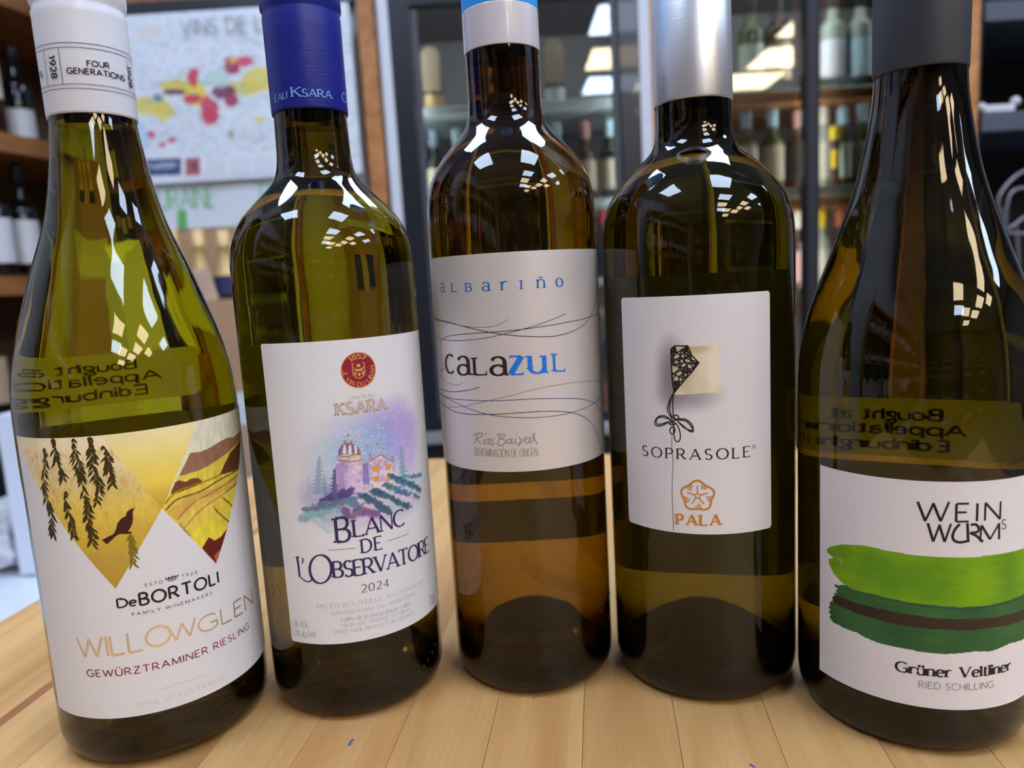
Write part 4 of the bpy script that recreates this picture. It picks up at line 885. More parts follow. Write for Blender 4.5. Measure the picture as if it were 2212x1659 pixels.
obj('flower_emblem', wrap_mesh(V, F, BOT[3]['r']+.17), Kor, lab4)

# ---------------- label 5: green brush strokes
P_ = lambda x, y: on_label(4, x, y)
p5 = lambda L: [P_(min(1692+a/2.517, 2214), 1000+b/2.517) for a, b in L]; q5 = lambda L: [(1692+a/2.517, 1000+b/2.517) for a, b in L]
u0 = (P_(1770, 1010)[0]+P_(1772, 1445)[0])/2; uc = P_(2066, 1300)[0]
pt = Paint(u0, 2*uc-u0, 18.4, 97.6, .25, (222, 221, 229))
ue = 2*uc-u0-5
def stroke5(top, bot, col, a=1.0, streak=.12, seed=1, clipz=None):
    P = p5(top)+[(ue, p5([top[-1]])[0][1]-0.3)]+[(ue, p5([bot[0]])[0][1])]+p5(bot)
    m = pt.inside(P); st = vnoise(pt.U*.12, pt.Z, 1.1, seed)[..., None]; lg = vnoise(pt.U, pt.Z, 12, seed+1)[..., None]
    c = np.array(col[0], float)*(1-lg)+np.array(col[1], float)*lg
    pt.blend(m, c*(1-streak/2+streak*st), a); return m
stroke5([(280, 662), (300, 668), (330, 664), (420, 690), (560, 720), (700, 745), (900, 770), (1050, 770), (1200, 745), (1309, 700)], [(1309, 960), (1230, 985), (1130, 1027), (1040, 1028), (900, 1042), (750, 1030), (600, 1000), (500, 975), (430, 945), (400, 925), (340, 905), (270, 868), (258, 850), (250, 845), (258, 825), (246, 815), (256, 800), (244, 788), (258, 775), (246, 765), (268, 752), (266, 735), (285, 728), (272, 712), (292, 708), (282, 695), (300, 690), (278, 672)], ((40, 84, 48), (62, 108, 62)), seed=4)
pt.blend(pt.inside(p5([(420, 690), (560, 720), (700, 745), (900, 775), (1050, 778), (1200, 755), (1309, 712), (1309, 740), (1200, 770), (1050, 800), (900, 800), (700, 775), (560, 745), (400, 700)])), (24, 78, 66), .6)
stroke5([(235, 475), (250, 460), (290, 450), (320, 445), (430, 450), (520, 470), (620, 490), (750, 508), (900, 515), (1050, 513), (1200, 495), (1309, 465)], [(1309, 715), (1200, 757), (1100, 780), (950, 788), (800, 775), (650, 755), (500, 720), (380, 690), (320, 655), (275, 605), (250, 555), (245, 525), (275, 518), (240, 492)], ((84, 138, 26), (138, 182, 22)), seed=8)
cM = p5([(560, 590)])[0]; pt.blob(cM, 11, 6, (76, 134, 34), .6, 1.3, pt.inside(p5([(235, 475), (290, 450), (430, 450), (620, 490), (900, 515), (1309, 465), (1309, 715), (1100, 780), (800, 775), (500, 720), (320, 655), (245, 525)])), .4)
for k in range(9): pt.poly(p5([(250+k*8, 505+k*2), (360-k*6, 560+k*1), (255+k*8, 509+k*2)]), (206, 208, 190), .5)
stroke5([(268, 726), (290, 722), (400, 765), (550, 800), (700, 830), (850, 848), (1000, 852), (1150, 845), (1309, 795)], [(1309, 852), (1150, 898), (1000, 912), (850, 908), (700, 895), (550, 865), (400, 820), (300, 780), (270, 752)], ((52, 40, 28), (60, 50, 40)), streak=.06, seed=12)
lab5 = obj('front_label', pt.mesh(BOT[4]['r']+.1), Mpaper, B[4], label='white label with broad green brush strokes')
T = lambda *a, **k: text_on(lab5, 4, *a, **k)
T('W', (1981, 1126), (2049, 1127), (1979, 1084.5), Kblack, thick=.13, thin=.1); T('EIN', (2065, 1128), (2160, 1122.5), (2063, 1089.5), Kblack, thick=.13, thin=.11, track=.34)
T('W', (2003, 1170.5), (2053, 1172), (2001, 1131), Kblack, thick=.13, thin=.1)
lines_on(lab5, 4, [q5([(960, 335), (935, 362), (920, 400), (930, 425), (960, 435), (1000, 428)]), q5([(1001, 330), (1003, 380), (1005, 434)]), q5([(1018, 340), (1045, 338), (1062, 355), (1055, 378), (1020, 384), (1050, 400), (1085, 432)])], Kblack, .85, name='lettering')
T('M', (2116, 1171), (2159, 1166), (2116, 1136), Kblack, thick=.15, thin=.11)
T('S', (2163.5, 1143.5), (2172.5, 1143), (2163.5, 1124), Kblack, thick=.11)
GS = dict(thick=.24, thin=.1, serif=.07, track=.2, space=.5, xh=.68)
T('Grüner Veltliner', (1935, 1450), (2182, 1448), (1935, 1428.5), Kblack, **GS)
T('RIED SCHILLING', (1984.5, 1485.5), (2145.5, 1485.5), (1984.5, 1471.5), ink('violet grey', (142, 138, 152)), thick=.12, track=.26, space=.45)

# ---------------- raised dots round the heels
def heel_dots(i, pts):
    V = []; F = []
    for x, y in pts:
        u, z = on_label(i, x, y, 0); r = BOT[i]['r']; n = 8
        z = max(z, 3.5); rr_ = r-.1 if z > 8 else r-.1-(8-z)**2*.05
        ce = np.array([rr_*math.sin(u/r), -rr_*math.cos(u/r), z]); nr = np.array([math.sin(u/r), -math.cos(u/r), 0]); tg = np.array([math.cos(u/r), math.sin(u/r), 0]); up = np.array([0, 0, 1.])
        b = len(V); V.append(tuple((ce+nr*.55)*MM)); V += [tuple((ce+nr*.38+.34*(tg*math.cos(k*2*math.pi/n)+up*math.sin(k*2*math.pi/n)))*MM) for k in range(n)]; V += [tuple((ce+.62*(tg*math.cos(k*2*math.pi/n)+up*math.sin(k*2*math.pi/n)))*MM) for k in range(n)]
        for k in range(n): k2 = (k+1) % n; F += [(b, b+1+k, b+1+k2), (b+1+k, b+1+n+k, b+1+n+k2, b+1+k2)]
    obj('heel_dots', mesh('heel_dots', V, F, True), mat('raised glass dot', (20, 24, 12), .1, spec=.6), B[i], kind='stuff')
heel_dots(1, [(905, 1452), (917, 1440), (925, 1427), (934, 1410), (939, 1392)]); heel_dots(2, [(1301, 1322), (1311, 1300), (1316, 1282)]); heel_dots(3, [(1372, 1441), (1392, 1454), (1415, 1466), (1433, 1473), (1356, 1425), (1343, 1405), (1336, 1385)])
# ---------------- labels and stickers on the backs, seen through the glass
Mback = mat('back label paper', (70, 68, 62), .7, spec=.2); Mstick = mat('translucent sticker', (236, 236, 220), .6, spec=.2, translucent=.6)
Mback2 = mat('pale back label', (150, 148, 140), .7, spec=.2, translucent=.25)
def back_sheet(i, name, w, z0, z1, m, corner=1.5, du=0, label=None):
    R = BOT[i]['r']+.12; c = math.pi*R+du; return obj(name, plain_sheet(R, c-w/2, c+w/2, z0, z1, corner), m, B[i], label=label)
back_sheet(0, 'back_label', 96, 30, 122, Mback2, du=20)
back_sheet(1, 'back_label', 70, 48, 148, Mback2); back_sheet(2, 'back_label', 60, 77, 168, Mback2); back_sheet(2, 'back_label', 60, 49, 69, Mback2); back_sheet(3, 'back_label', 78, 32, 168, Mback2); back_sheet(4, 'back_label', 90, 22, 88.5, Mback2, du=-18)
Kst = ink('sticker print', (104, 104, 84))
for i, z0, z1, du in ((0, 127.5, 144.5, 28), (4, 91, 114, -15)):
    s = back_sheet(i, 'price_sticker', 48, z0, z1, Mstick, 2, du, label='translucent shop sticker on the far side, its lettering seen mirrored')
    R = BOT[i]['r']+.1; h = (z1-z0)*.96
    for text, row_, w_ in (('Bought at', .68, 22), ('Appellations', .42, 32), ('Edinburgh', .14, 25)):
        V = []; F = []; ribbons_to_geo(text_ribbons(text, w_, h*.19, thick=.2, thin=.16, track=.18, xh=.7), V, F)
        V = [(math.pi*R+du-w_/2+a, z0+h*row_+b) for a, b in V]; obj('lettering', wrap_mesh(V, F, R-.03), Kst, s)

# ==================================================================== THE SHOP BEHIND THE TABLE
YB = 1900
def X_(x, y, Y=YB): return at(x, y, Y)[0]
def Z_(x, y, Y=YB): return at(x, y, Y)[2]
Mblackf = mat('black door frame', (26, 28, 36), .35, spec=.5, coat=.2); Mbevel = mat('grey door seal', (74, 76, 82), .5); Mwt = mat('white painted trim', (206, 206, 212), .5)
Mpine = wood_mat('orange pine', (150, 92, 46), (196, 136, 82), scale=.5); Mshelfw = wood_mat('oak shelf', (134, 84, 42), (184, 124, 72), scale=.4)
Mglsh = mat('frosted glass shelf edge', (238, 250, 246), .3, spec=.6); Mint = mat('cabinet interior', (118, 114, 116), .6, noise=.1, nscale=6); Mkraft = mat('kraft card', (178, 156, 128), .8, noise=.06, nscale=60); Mcard = mat('cardboard', (176, 138, 106), .85, noise=.06, nscale=14)
pane_m = bpy.data.materials.new('door glass'); pane_m.use_nodes = True; _nt = pane_m.node_tree; _nt.nodes.remove(_nt.nodes['Principled BSDF'])
_t = _nt.nodes.new('ShaderNodeBsdfTransparent'); _t.inputs[0].default_value = (.86, .9, .89, 1); _gl = _nt.nodes.new('ShaderNodeBsdfGlossy'); _gl.inputs['Roughness'].default_value = 0.015; _fr = _nt.nodes.new('ShaderNodeFresnel'); _fr.inputs[0].default_value = 1.9
_mi = _nt.nodes.new('ShaderNodeMixShader'); _nt.links.new(_fr.outputs[0], _mi.inputs[0]); _nt.links.new(_t.outputs[0], _mi.inputs[1]); _nt.links.new(_gl.outputs[0], _mi.inputs[2]); _nt.links.new(_mi.outputs[0], _nt.nodes['Material Output'].inputs[0])

Mfill = mat('added fill light tube', (255, 255, 255), .5, emit=((235, 244, 255), 28.0))  # glow for unseen tubes, added only to brighten the cabinet interiors
def part(parent, name, lo, hi, m, bev=1.0, label=None):
    """box part given in world millimetres, child of a thing standing at the world position in parent.location"""
    o = box(name, lo, hi, m, parent, bev, label=label); o.location = Vector(o.location)-parent.location; return o
def cabinet(label, xl, xr, mull, shelf_z, top, bottom, depth=420, edge=None, wood=False):
    t = thing('display_cabinet', label, 'cabinet', ((xl+xr)/2*MM, YB*MM, FL*MM)); Y2 = YB+depth
    part(t, 'back_panel', (xl, Y2-15, FL), (xr, Y2, top+40), Mint); part(t, 'side_panel', (xl, YB+30, FL), (xl+15, Y2, top+40), Mblackf); part(t, 'side_panel', (xr-15, YB+30, FL), (xr, Y2, top+40), Mblackf)
    part(t, 'base', (xl, YB+30, FL), (xr, Y2, bottom-60), Mblackf); part(t, 'roof', (xl, YB+30, top+42), (xr, Y2, top+60), Mblackf)
    bays = [(xl, mull[0], 34, 6), (mull[1], xr, 6, 34)] if mull else [(xl, xr, 52, 52)]
    for a, b, wa, wb in bays:
        for nm, lo, hi in (('stile', (a, YB-8, bottom-40), (a+wa, YB+28, top+50)), ('stile', (b-wb, YB-8, bottom-40), (b, YB+28, top+50)), ('top_rail', (a+wa, YB-8, top), (b-wb, YB+28, top+50)), ('bottom_rail', (a+wa, YB-8, bottom-40), (b-wb, YB+28, bottom))): part(t, nm, lo, hi, Mblackf, 2)
        if not mull:
            part(t, 'seal', (a+wa, YB+2, bottom), (a+wa+16, YB+26, top), Mbevel, 1); part(t, 'seal', (b-wb-16, YB+2, bottom), (b-wb, YB+26, top), Mbevel, 1)
        part(t, 'door_pane', (a+wa, YB+8, bottom), (b-wb, YB+12, top), pane_m, 0, label='clear glass door pane mirroring the ceiling lights')
    part(t, 'added_fill_tube', (xl+30, YB+60, top+18), (xr-30, YB+70, top+28), Mfill, 2)  # added fill light, kept out of view behind the top rail
    for xt in ((xl+22, xr-28) if not mull else (xl+22, (mull[0]+mull[1])/2+14, xr-26)): part(t, 'added_fill_tube', (xt, YB+42, bottom+20), (xt+9, YB+51, top-10), Mfill, 2)  # more added fill, upright and hidden behind the stiles and mullion
    if mull: part(t, 'mullion', (mull[0], YB-10, bottom-40), (mull[1], YB+20, top+50), mat('grey black mullion', (52, 52, 58), .5), 2)
    for z in shelf_z:
        if wood:
            s = part(t, 'shelf', (xl+16, YB+46, z-52), (xr-16, Y2-16, z-18), Mpine, 1, label='pine shelf board with a white front strip'); part(t, 'shelf_strip', (xl+16, YB+36, z-24), (xr-16, YB+46, z), Mglsh, 1)
        else: part(t, 'shelf', (xl+16, YB+60, z-20), (xr-16, Y2-20, z), Mglsh, 2, label='pale glass shelf')
    return t
# left cabinet
xl, xr = X_(851, 200), X_(1383, 200)
zA = [Z_(940, 232), Z_(1300, 428), Z_(1300, 600), Z_(938, 888)]
zA = [z+ (z-170)*.035 for z in zA]
cabA = cabinet('black-framed glass-door cabinet behind the middle bottle with pale glass shelves', xl, xr, None, zA[:3], Z_(1100, 3), Z_(940, 905))
part(cabA, 'kick_strip', (xl, YB-14, Z_(940, 957)), (xr, YB+29, Z_(940, 931)), mat('satin steel strip', (180, 184, 192), .3, metal=.6), 2, label='satin steel strip along the foot of the cabinet')
# right cabinet
xl2, xr2 = X_(1424, 200), X_(2092, 200)
mu = (X_(1743, 100), X_(1764, 100))
zB = [Z_(1780, 168), Z_(1780, 402), Z_(1780, 628)]
zB = [z+(z-170)*.02 for z in zB]
cabB = cabinet('wide glass-door cabinet behind the right-hand bottles with white-edged pine shelves', xl2, xr2, mu, zB, Z_(1700, -60), Z_(1700, 990), wood=True)

def vstrip(name, px0, px1, m, kindname, y=200, Y=YB-12, dep=40, **kw):
    return box(name, (X_(px0, y, Y), Y, FL), (X_(px1, y, Y), Y+dep, CE), m, None, 1.5, **kw)
vstrip('trim_1', 828, 850, Mwt, 0, kind='structure'); vstrip('trim_2', 1384, 1408, Mwt, 0, kind='structure')
vstrip('trim_3', 784, 820, Mpine, 0, kind='structure'); vstrip('trim_4', 1408.5, 1423, Mpine, 0, kind='structure')

# ---------------- shelf bottles
def bottle_mesh(hh, R, rn, sh):
    """hh total height, R body radius, rn neck radius, sh shoulder height (mm)"""
    pr = [(0, 0), (0, R-4), (4, R), (sh, R)]+[(sh+(hh*.13)*t, R+(rn-R)*(3*t*t-2*t**3)) for t in (.2, .4, .6, .8, 1)]+[(hh-1, rn), (hh, rn-1), (hh, 0)]
    return lathe(pr, 24)
GLASSD = [mat('dark green bottle', (24, 30, 16), .08, spec=.6), mat('black bottle', (16, 14, 16), .08, spec=.6), mat('olive bottle far', (84, 82, 30), .1, spec=.6), mat('clear bottle far', (150, 156, 140), .1, spec=.6), mat('brown bottle', (60, 34, 20), .1)]
LABC = {'kraft': Mkraft, 'white': mat('white label far', (214, 212, 214), .6), 'beige': mat('beige label', (196, 182, 156), .7), 'yellow': mat('yellow label', (236, 196, 30), .6), 'red': mat('red label', (176, 40, 48), .6), 'blue': mat('dark blue label', (34, 44, 84), .6), 'pale': mat('pale green label', (196, 206, 186), .6), 'cream': mat('cream label', (222, 212, 190), .6), 'gold': mat('gold foil far', (206, 172, 116), .45, metal=.2), 'pink': mat('pink foil', (196, 140, 130), .5), 'sky': mat('pale blue foil', (186, 212, 218), .4), 'grey': mat('grey blue foil', (140, 150, 166), .4), 'black': mat('black foil', (22, 22, 26), .4), 'orange': mat('orange foil', (190, 104, 60), .5)}
CACHE = {}
def shelf_bottle(x, y, z, glass, lab, cap, label, group, hh=236, R=33, l0=.12, l1=.5, rz=0, tag=None, base=None):
    key = (hh, R)
    if key not in CACHE: CACHE[key] = bottle_mesh(hh, R, 13.5, hh*.58)
    t = thing('shelf_bottle', label, 'bottle', (x*MM, y*MM, (z+.3)*MM), rz, group)
    me = CACHE[key]; o = bpy.data.objects.new('glass_body', me.copy() if glass not in [m for m in me.materials] and len(me.materials) else me); COL.objects.link(o); o.parent = t
    if not o.data.materials: o.data.materials.append(GLASSD[glass])
    else: o.data.materials[0] = GLASSD[glass]
    if lab:
        V = []; F = []; n = 18; ra = R+.4
        for k in range(n+1):
            a = math.radians(-80+160*k/n); V += [(ra*MM*math.sin(a), -ra*MM*math.cos(a), hh*l0*MM), (ra*MM*math.sin(a), -ra*MM*math.cos(a), hh*l1*MM)]
        for k in range(n): F.append((2*k, 2*k+2, 2*k+3, 2*k+1))
        obj('label', mesh('label', V, F, True), LABC[lab], t)
    if cap: obj('capsule', lathe([(hh*.78, 14.0), (hh*.78, 14.6), (hh-2, 14.6), (hh+.6, 13.6), (hh+.8, 0)], 20), LABC[cap], t)
    if tag:
        w, z0, z1 = tag; P = [(-w/2, z0), (w/2, z0)]+[(w/2*math.cos(math.radians(a)), z1-w/2+w/2*math.sin(math.radians(a))) for a in range(0, 181, 15)]
        nP = len(P); V = [(a*MM, (-R-2)*MM, b*MM) for a, b in P]+[(a*MM, (-R-1.2)*MM, b*MM) for a, b in P]
        F = [tuple(range(nP)), tuple(range(2*nP-1, nP-1, -1))]+[(k, (k+1) % nP, nP+(k+1) % nP, nP+k) for k in range(nP)]
        obj('neck_tag', mesh('neck_tag', V, F), Mkraft, t, label='round-topped kraft paper tag')
    if base: obj('base_foil', lathe([(1, R+.3), (38, R+.3)], 24), LABC[base], t, label='shiny band round the foot')
    return t
YS = YB+110
def S_(px_, z, *a, Y=YS, **k): return shelf_bottle(X_(px_, 300, Y), Y, z, *a, **k)
def SX(px_, py_, z, *a, Y=YS, **k): return shelf_bottle(X_(px_, py_, Y), Y, z, *a, **k)
g1_ = 'small tagged bottles on the upper glass shelf'; g2_ = 'bottles on the second glass shelf'; g3_ = 'bottles on the lower glass shelves'
SX(934, 170, zA[0], 0, None, 'gold', 'small bottle with gold foot band and kraft tag on the upper glass shelf', g1_, hh=150, R=25, tag=(46, 44, 156), base='gold')
SX(1196, 140, zA[0], 0, None, 'white', 'small bottle with white foot band and kraft tag right of the middle bottle neck', g1_, hh=150, R=25, tag=(50, 46, 156), base='white')
for px_, gl_, la_, ca_, ls_ in ((940, 0, 'beige', 'grey', 'bottle with beige label under the gold-footed one'), (990, 3, 'pale', 'sky', 'clear bottle with pale label on the second glass shelf beside the beige label'), (1203, 1, 'kraft', 'sky', 'bottle with pale capsule directly right of the middle bottle shoulder'), (1264, 4, 'kraft', 'pink', 'bottle with pink capsule and kraft label on the second glass shelf'), (1318, 0, 'beige', 'sky', 'bottle with pale blue capsule nearest the right door stile')):
    SX(px_, 330, zA[1], gl_, la_, ca_, ls_, g2_, hh=205, R=27)
for px_, gl_, la_, ca_, ls_, zi in ((931, 1, 'grey', 'sky', 'dark bottle with grey label low behind the blue-capped bottle', 2), (1000, 0, 'blue', 'black', 'bottle with dark blue label hidden behind the middle bottle shoulder', 2), (1303, 4, 'blue', 'red', 'bottle with red capsule and blue label in the gap left of the silver-capped bottle', 2)):
    SX(px_, 520, zA[zi], gl_, la_, ca_, ls_, g3_, hh=180, R=30)
zb_ = zA[3]+20
for px_, la_, ca_, ls_ in ((952, 'kraft', 'black', 'bottle with kraft label at the cabinet foot left of the pearly label'), (1316, 'red', 'blue', 'bottle with red label at the cabinet foot in the gap right of the pearly label')):
    SX(px_, 800, Z_(940, 905)-57, 1, la_, ca_, ls_, g3_, hh=230, R=30, Y=YS+20)
g4_ = 'bottles on the upper pine shelf'; g5_ = 'bottles on the middle pine shelf'; g6_ = 'bottles on the lower pine shelf'
for px_, gl_, la_, ca_, ls_ in ((1622, 2, 'pale', 'black', 'bottle with pale green label just right of the silver capsule'), (1680, 4, 'kraft', 'black', 'bottle with brown kraft label left of the dark mullion'), (1797, 3, 'white', 'black', 'bottle with whitish label right of the dark mullion on the upper pine shelf'), (1856, 3, 'sky', 'black', 'bottle with pale blue label beside the dark grey capsule')):
    SX(px_, 140, zB[0], gl_, la_, ca_, ls_, g4_, hh=238, R=33, l0=.05, l1=.44)
for px_, gl_, la_, ca_, ls_, hh in ((1612, 2, 'beige', 'grey', 'bottle with grey-blue capsule above the silver-capped bottle shoulder', 214), (1668, 2, 'kraft', 'sky', 'bottle with pale blue capsule and kraft label left of the mullion', 213), (1722, 4, 'black', 'pink', 'dark bottle with faint pink foil against the mullion', 205), (1785, 3, 'beige', 'cream', 'bottle with beige label right of the mullion', 212), (1822, 2, 'pale', 'sky', 'olive bottle with pale label on the middle pine shelf', 208), (1857, 2, 'pale', 'sky', 'bottle with bright pale capsule beside the dark-capped bottle neck', 213)):
    SX({1785: 1778, 1822: 1820, 1857: 1862}.get(px_, px_), 300, zB[1], gl_, la_, ca_, ls_, g5_, hh=hh, R=29 if px_ < 1750 else 24, l1=.55)
SX(1804, 330, zB[1], 4, 'yellow', 'yellow', 'slim bottle with bright yellow label between the pale ones', g5_, hh=150, R=11, Y=YS-48, l0=.3, l1=.95)
for px_, gl_, la_, ca_, ls_ in ((1718, 4, 'pink', 'cream', 'bottle with pinkish label right of the silver-capped bottle'), (1772, 3, 'beige', 'yellow', 'bottle with beige label and yellow foil in the gap before the last bottle'), (1815, 0, 'beige', 'orange', 'bottle with orange capsule seen past the last bottle shoulder')):
    SX(px_, 540, zB[2], gl_, la_, ca_, ls_, g6_, hh=214, R=29, l1=.5)

# ---------------- wine map and the banner under it
def flat_paint(pt, name, org, m, parent=None, curl=0, **kw):
    """a painted sheet standing at Y = org Y; its (u, z) are world x and z in mm"""
    me = bpy.data.meshes.new(name); nu, nz = pt.nu, pt.nz; U = pt.U.ravel(); Z = pt.Z.ravel()
    Yc = org+curl*(vnoise(pt.U, pt.Z, 120, 5).ravel()-.5)
    u0, u1, z0, z1 = pt.box
    Zc = Z.copy()
    co = np.stack([U, Yc, Zc], 1)*MM; i = np.arange((nz-1)*(nu-1)); a = (i//(nu-1))*nu+i % (nu-1); F = np.stack([a, a+1, a+nu+1, a+nu], 1)
    me.vertices.add(len(co)); me.vertices.foreach_set('co', co.ravel()); me.loops.add(len(F)*4); me.loops.foreach_set('vertex_index', F.ravel()); me.polygons.add(len(F)); me.polygons.foreach_set('loop_start', np.arange(len(F))*4); me.update(calc_edges=True)
    at_ = me.color_attributes.new('paint', 'FLOAT_COLOR', 'POINT'); C = np.ones((len(co), 4)); C[:, :3] = lin(np.clip(pt.C.reshape(-1, 3), 0, 255)); at_.data.foreach_set('color', C.ravel())
    return obj(name, me, m, parent, **kw)
YP = YB-20
pm = lambda x, y: (X_(x, y, YP), Z_(x, y, YP))
x0, x1 = pm(205, 200)[0], pm(768, 200)[0]; zt_, zb2 = pm(420, 24)[1], pm(450, 391)[1]
Mposter = mat('poster paper', attr='paint', rough=.5, spec=.35)
pt = Paint(x0, x1, zb2, zt_, 1.6, (216, 218, 226))
f = vnoise(pt.U, pt.Z, 14, 3)[..., None]; f2 = vnoise(pt.U, pt.Z, 40, 6)[..., None]
pt.blend(np.clip(f[..., 0]-.45, 0, 1)*1.1*(pt.Z > pm(450, 330)[1]), (160, 190, 190)); pt.blend(np.clip(f2[..., 0]-.5, 0, 1)*.8, (226, 220, 208))
def pb(x, y, rx, ry, col, a=.9, wob=.5, sd=3): pt.blob(pm(x, y), rx*1.2, ry*1.2, col, a, .35, None, wob, sd)
YE, RE, PU = (220, 198, 92), (200, 58, 84), (112, 48, 84)
for q in ((322, 230, 34, 20, YE), (350, 245, 24, 14, YE), (372, 184, 26, 12, YE), (398, 186, 22, 10, YE), (425, 205, 20, 20, (230, 204, 70)), (520, 192, 44, 16, (206, 196, 110)), (565, 172, 34, 22, YE), (620, 190, 40, 26, YE), (450, 232, 16, 32, RE), (458, 250, 12, 14, RE), (418, 165, 12, 16, RE), (412, 214, 22, 8, RE), (520, 132, 30, 10, (206, 70, 96)), (500, 148, 14, 12, (160, 40, 70)), (374, 198, 22, 6, PU), (488, 196, 24, 14, PU), (500, 216, 16, 14, (160, 50, 80)), (506, 130, 8, 7, YE), (325, 292, 9, 8, RE), (372, 302, 8, 6, RE), (349, 313, 6, 5, RE), (560, 260, 8, 6, YE), (445, 178, 14, 8, (150, 190, 180)), (340, 210, 9, 8, (96, 120, 160)), (466, 170, 30, 16, (188, 206, 200)), (500, 290, 8, 8, (150, 160, 130)), (290, 300, 22, 34, (176, 204, 228)), (700, 210, 20, 14, RE), (690, 180, 30, 14, YE)): pb(*q[:4], q[4], .85, .6, int(q[0]))
for k in range(160): x, y = RNG.uniform(290, 760), RNG.uniform(85, 335); pt.blob(pm(RNG.uniform(290, 760), RNG.uniform(85, 335)), 3, 2, ((150, 176, 168), (168, 150, 150), (120, 128, 150))[k % 3], .5, .6); pt.poly([pm(x, y), pm(x+RNG.uniform(8, 26), y-1), pm(x+RNG.uniform(8, 26), y+1.5), pm(x, y+2)], (140, 150, 150), .5)
pt.poly([pm(316, 344), pm(391, 341), pm(392, 378), pm(317, 380)], (70, 84, 120)); pb(352, 358, 28, 6, (190, 196, 214), .7); pt.poly([pm(400, 342), pm(432, 340), pm(434, 378), pm(402, 380)], (168, 96, 104)); pb(420, 358, 7, 8, (90, 50, 80), .7)
for c_ in range(4):
    for r_ in range(9): x = 445+c_*52; y = 342+r_*4.6; pt.poly([pm(x, y), pm(x+42, y-1.5), pm(x+42, y+.4), pm(x, y+1.6)], (186, 188, 196), .8)
pt.poly([pm(290, 62), pm(350, 56), pm(352, 74), pm(292, 80)], (222, 206, 196), .8)
poster = flat_paint(pt, 'wine_map_poster', YP, Mposter, curl=10, label='white wine map poster with red and yellow regions pinned between the two left bottles', cat='poster')
def flat_text(parent, text, a, b, top, m, Y, **kw):
    (u0, z0), (u1, z1), (_, zt2) = (at(*a, Y)[::2], at(*b, Y)[::2], at(*top, Y)[::2]); V = []; F = []
    ribbons_to_geo(text_ribbons(text, u1-u0, zt2-z0, **kw), V, F); s = (z1-z0)/(u1-u0)
    return obj('lettering', mesh('lettering', [((u0+x)*MM, (Y)*MM, (z0+y+s*x)*MM) for x, y in V], F), m, parent)
Kp = ink('poster grey', (128, 130, 126)); Kpgn = ink('pale green', (150, 196, 156)); Kgn = ink('leaf green', (96, 176, 92))
flat_text(poster, 'VINS DE LOIRE', (392, 76), (655, 62), (392, 42), Kp, YP-8, thick=.075, track=.22, space=.45)
pt = Paint(pm(205, 440)[0], pm(768, 440)[0], pm(430, 492)[1], pm(430, 388)[1], 6, (208, 214, 220))
banner = flat_paint(pt, 'paper_banner', YP+14, Mposter, label='white paper banner with pale green capitals hanging below the wine map', cat='banner')
flat_text(banner, 'TOURAINE', (288, 454), (466, 446), (288, 410), Kpgn, YP+12, thick=.13, thin=.08, track=.18)
flat_text(banner, 'TOURAINE', (556, 440), (740, 432), (556, 396), Kpgn, YP+12, thick=.13, thin=.08, track=.18)
V = [(*at(x, y, YP+12),) for x, y in ((383, 455), (402, 453), (404, 492), (384, 493))]; obj('green_block', mesh('green_block', [(a*MM, b*MM, c*MM) for a, b, c in V], [(0, 3, 2, 1)]), Kgn, banner)
# board the poster hangs on: dark top rail and pale wall panel
box('trim_6', (X_(180, 10), YB, Z_(400, 23)), (X_(783, 10), YB+30, Z_(400, 23)+26), Mblackf, kind='structure')
box('trim_7', (X_(180, 0), YB, Z_(400, 23)+26), (X_(783, 0), YB+40, Z_(400, 23)+90), Mshelfw, kind='structure')
box('wall_panel', (X_(112, 300), YB+30, FL), (X_(784, 300), YB+60, CE), mat('pale board', (196, 196, 200), .8), kind='structure')

# ---------------- boxes and champagne bottles under the banner
def carton(label, lo, hi, m, cat='box', flap=True, name='cardboard_box'):
    c = (np.array(lo)+np.array(hi))/2; t = thing(name, label, cat, (c[0]*MM, c[1]*MM, lo[2]*MM))
    part(t, 'body', lo, (hi[0], hi[1], hi[2]-1), m, 1.5)
    if flap:
        part(t, 'top_flap', (lo[0], lo[1], hi[2]-1), ((lo[0]+hi[0])/2-1, hi[1], hi[2]+1.5), m, .5); part(t, 'top_flap', ((lo[0]+hi[0])/2+1, lo[1], hi[2]-1), (hi[0], hi[1], hi[2]+1.5), m, .5)
    return t
Yc = 1700
zs_ = Z_(500, 647, Yc)
carton('tall brown cardboard box behind, rising between the two left bottles', (X_(250, 560, 1855), 1855, FL), (X_(548, 560, 1855), 1915, Z_(450, 494, 1855)), Mcard, flap=False)
stk = (X_(330, 750, Yc), X_(556, 750, Yc))
z1_, z2_, z3_ = Z_(535, 846, Yc-90), Z_(538, 920, Yc-90), Z_(538, 1100, Yc-90)
carton('brown cardboard box topmost of the stack between the two left bottles', (stk[0], Yc-90, z1_+2), (stk[1], Yc+140, zs_), Mcard)
carton('white carton in the middle of the stack between the two left bottles', (stk[0], Yc-90, z2_+2), (stk[1]+10, Yc+140, z1_-1), mat('white carton', (214, 216, 222), .7), name='white_carton')
carton('pinkish brown cardboard box lowest of the stack between the two left bottles', (stk[0], Yc-90, z3_), (stk[1]+14, Yc+140, z2_-1), mat('pinkish cardboard', (184, 148, 124), .85))
gC = 'gold-capped sparkling bottles under the banner'
Yg = Yc+20
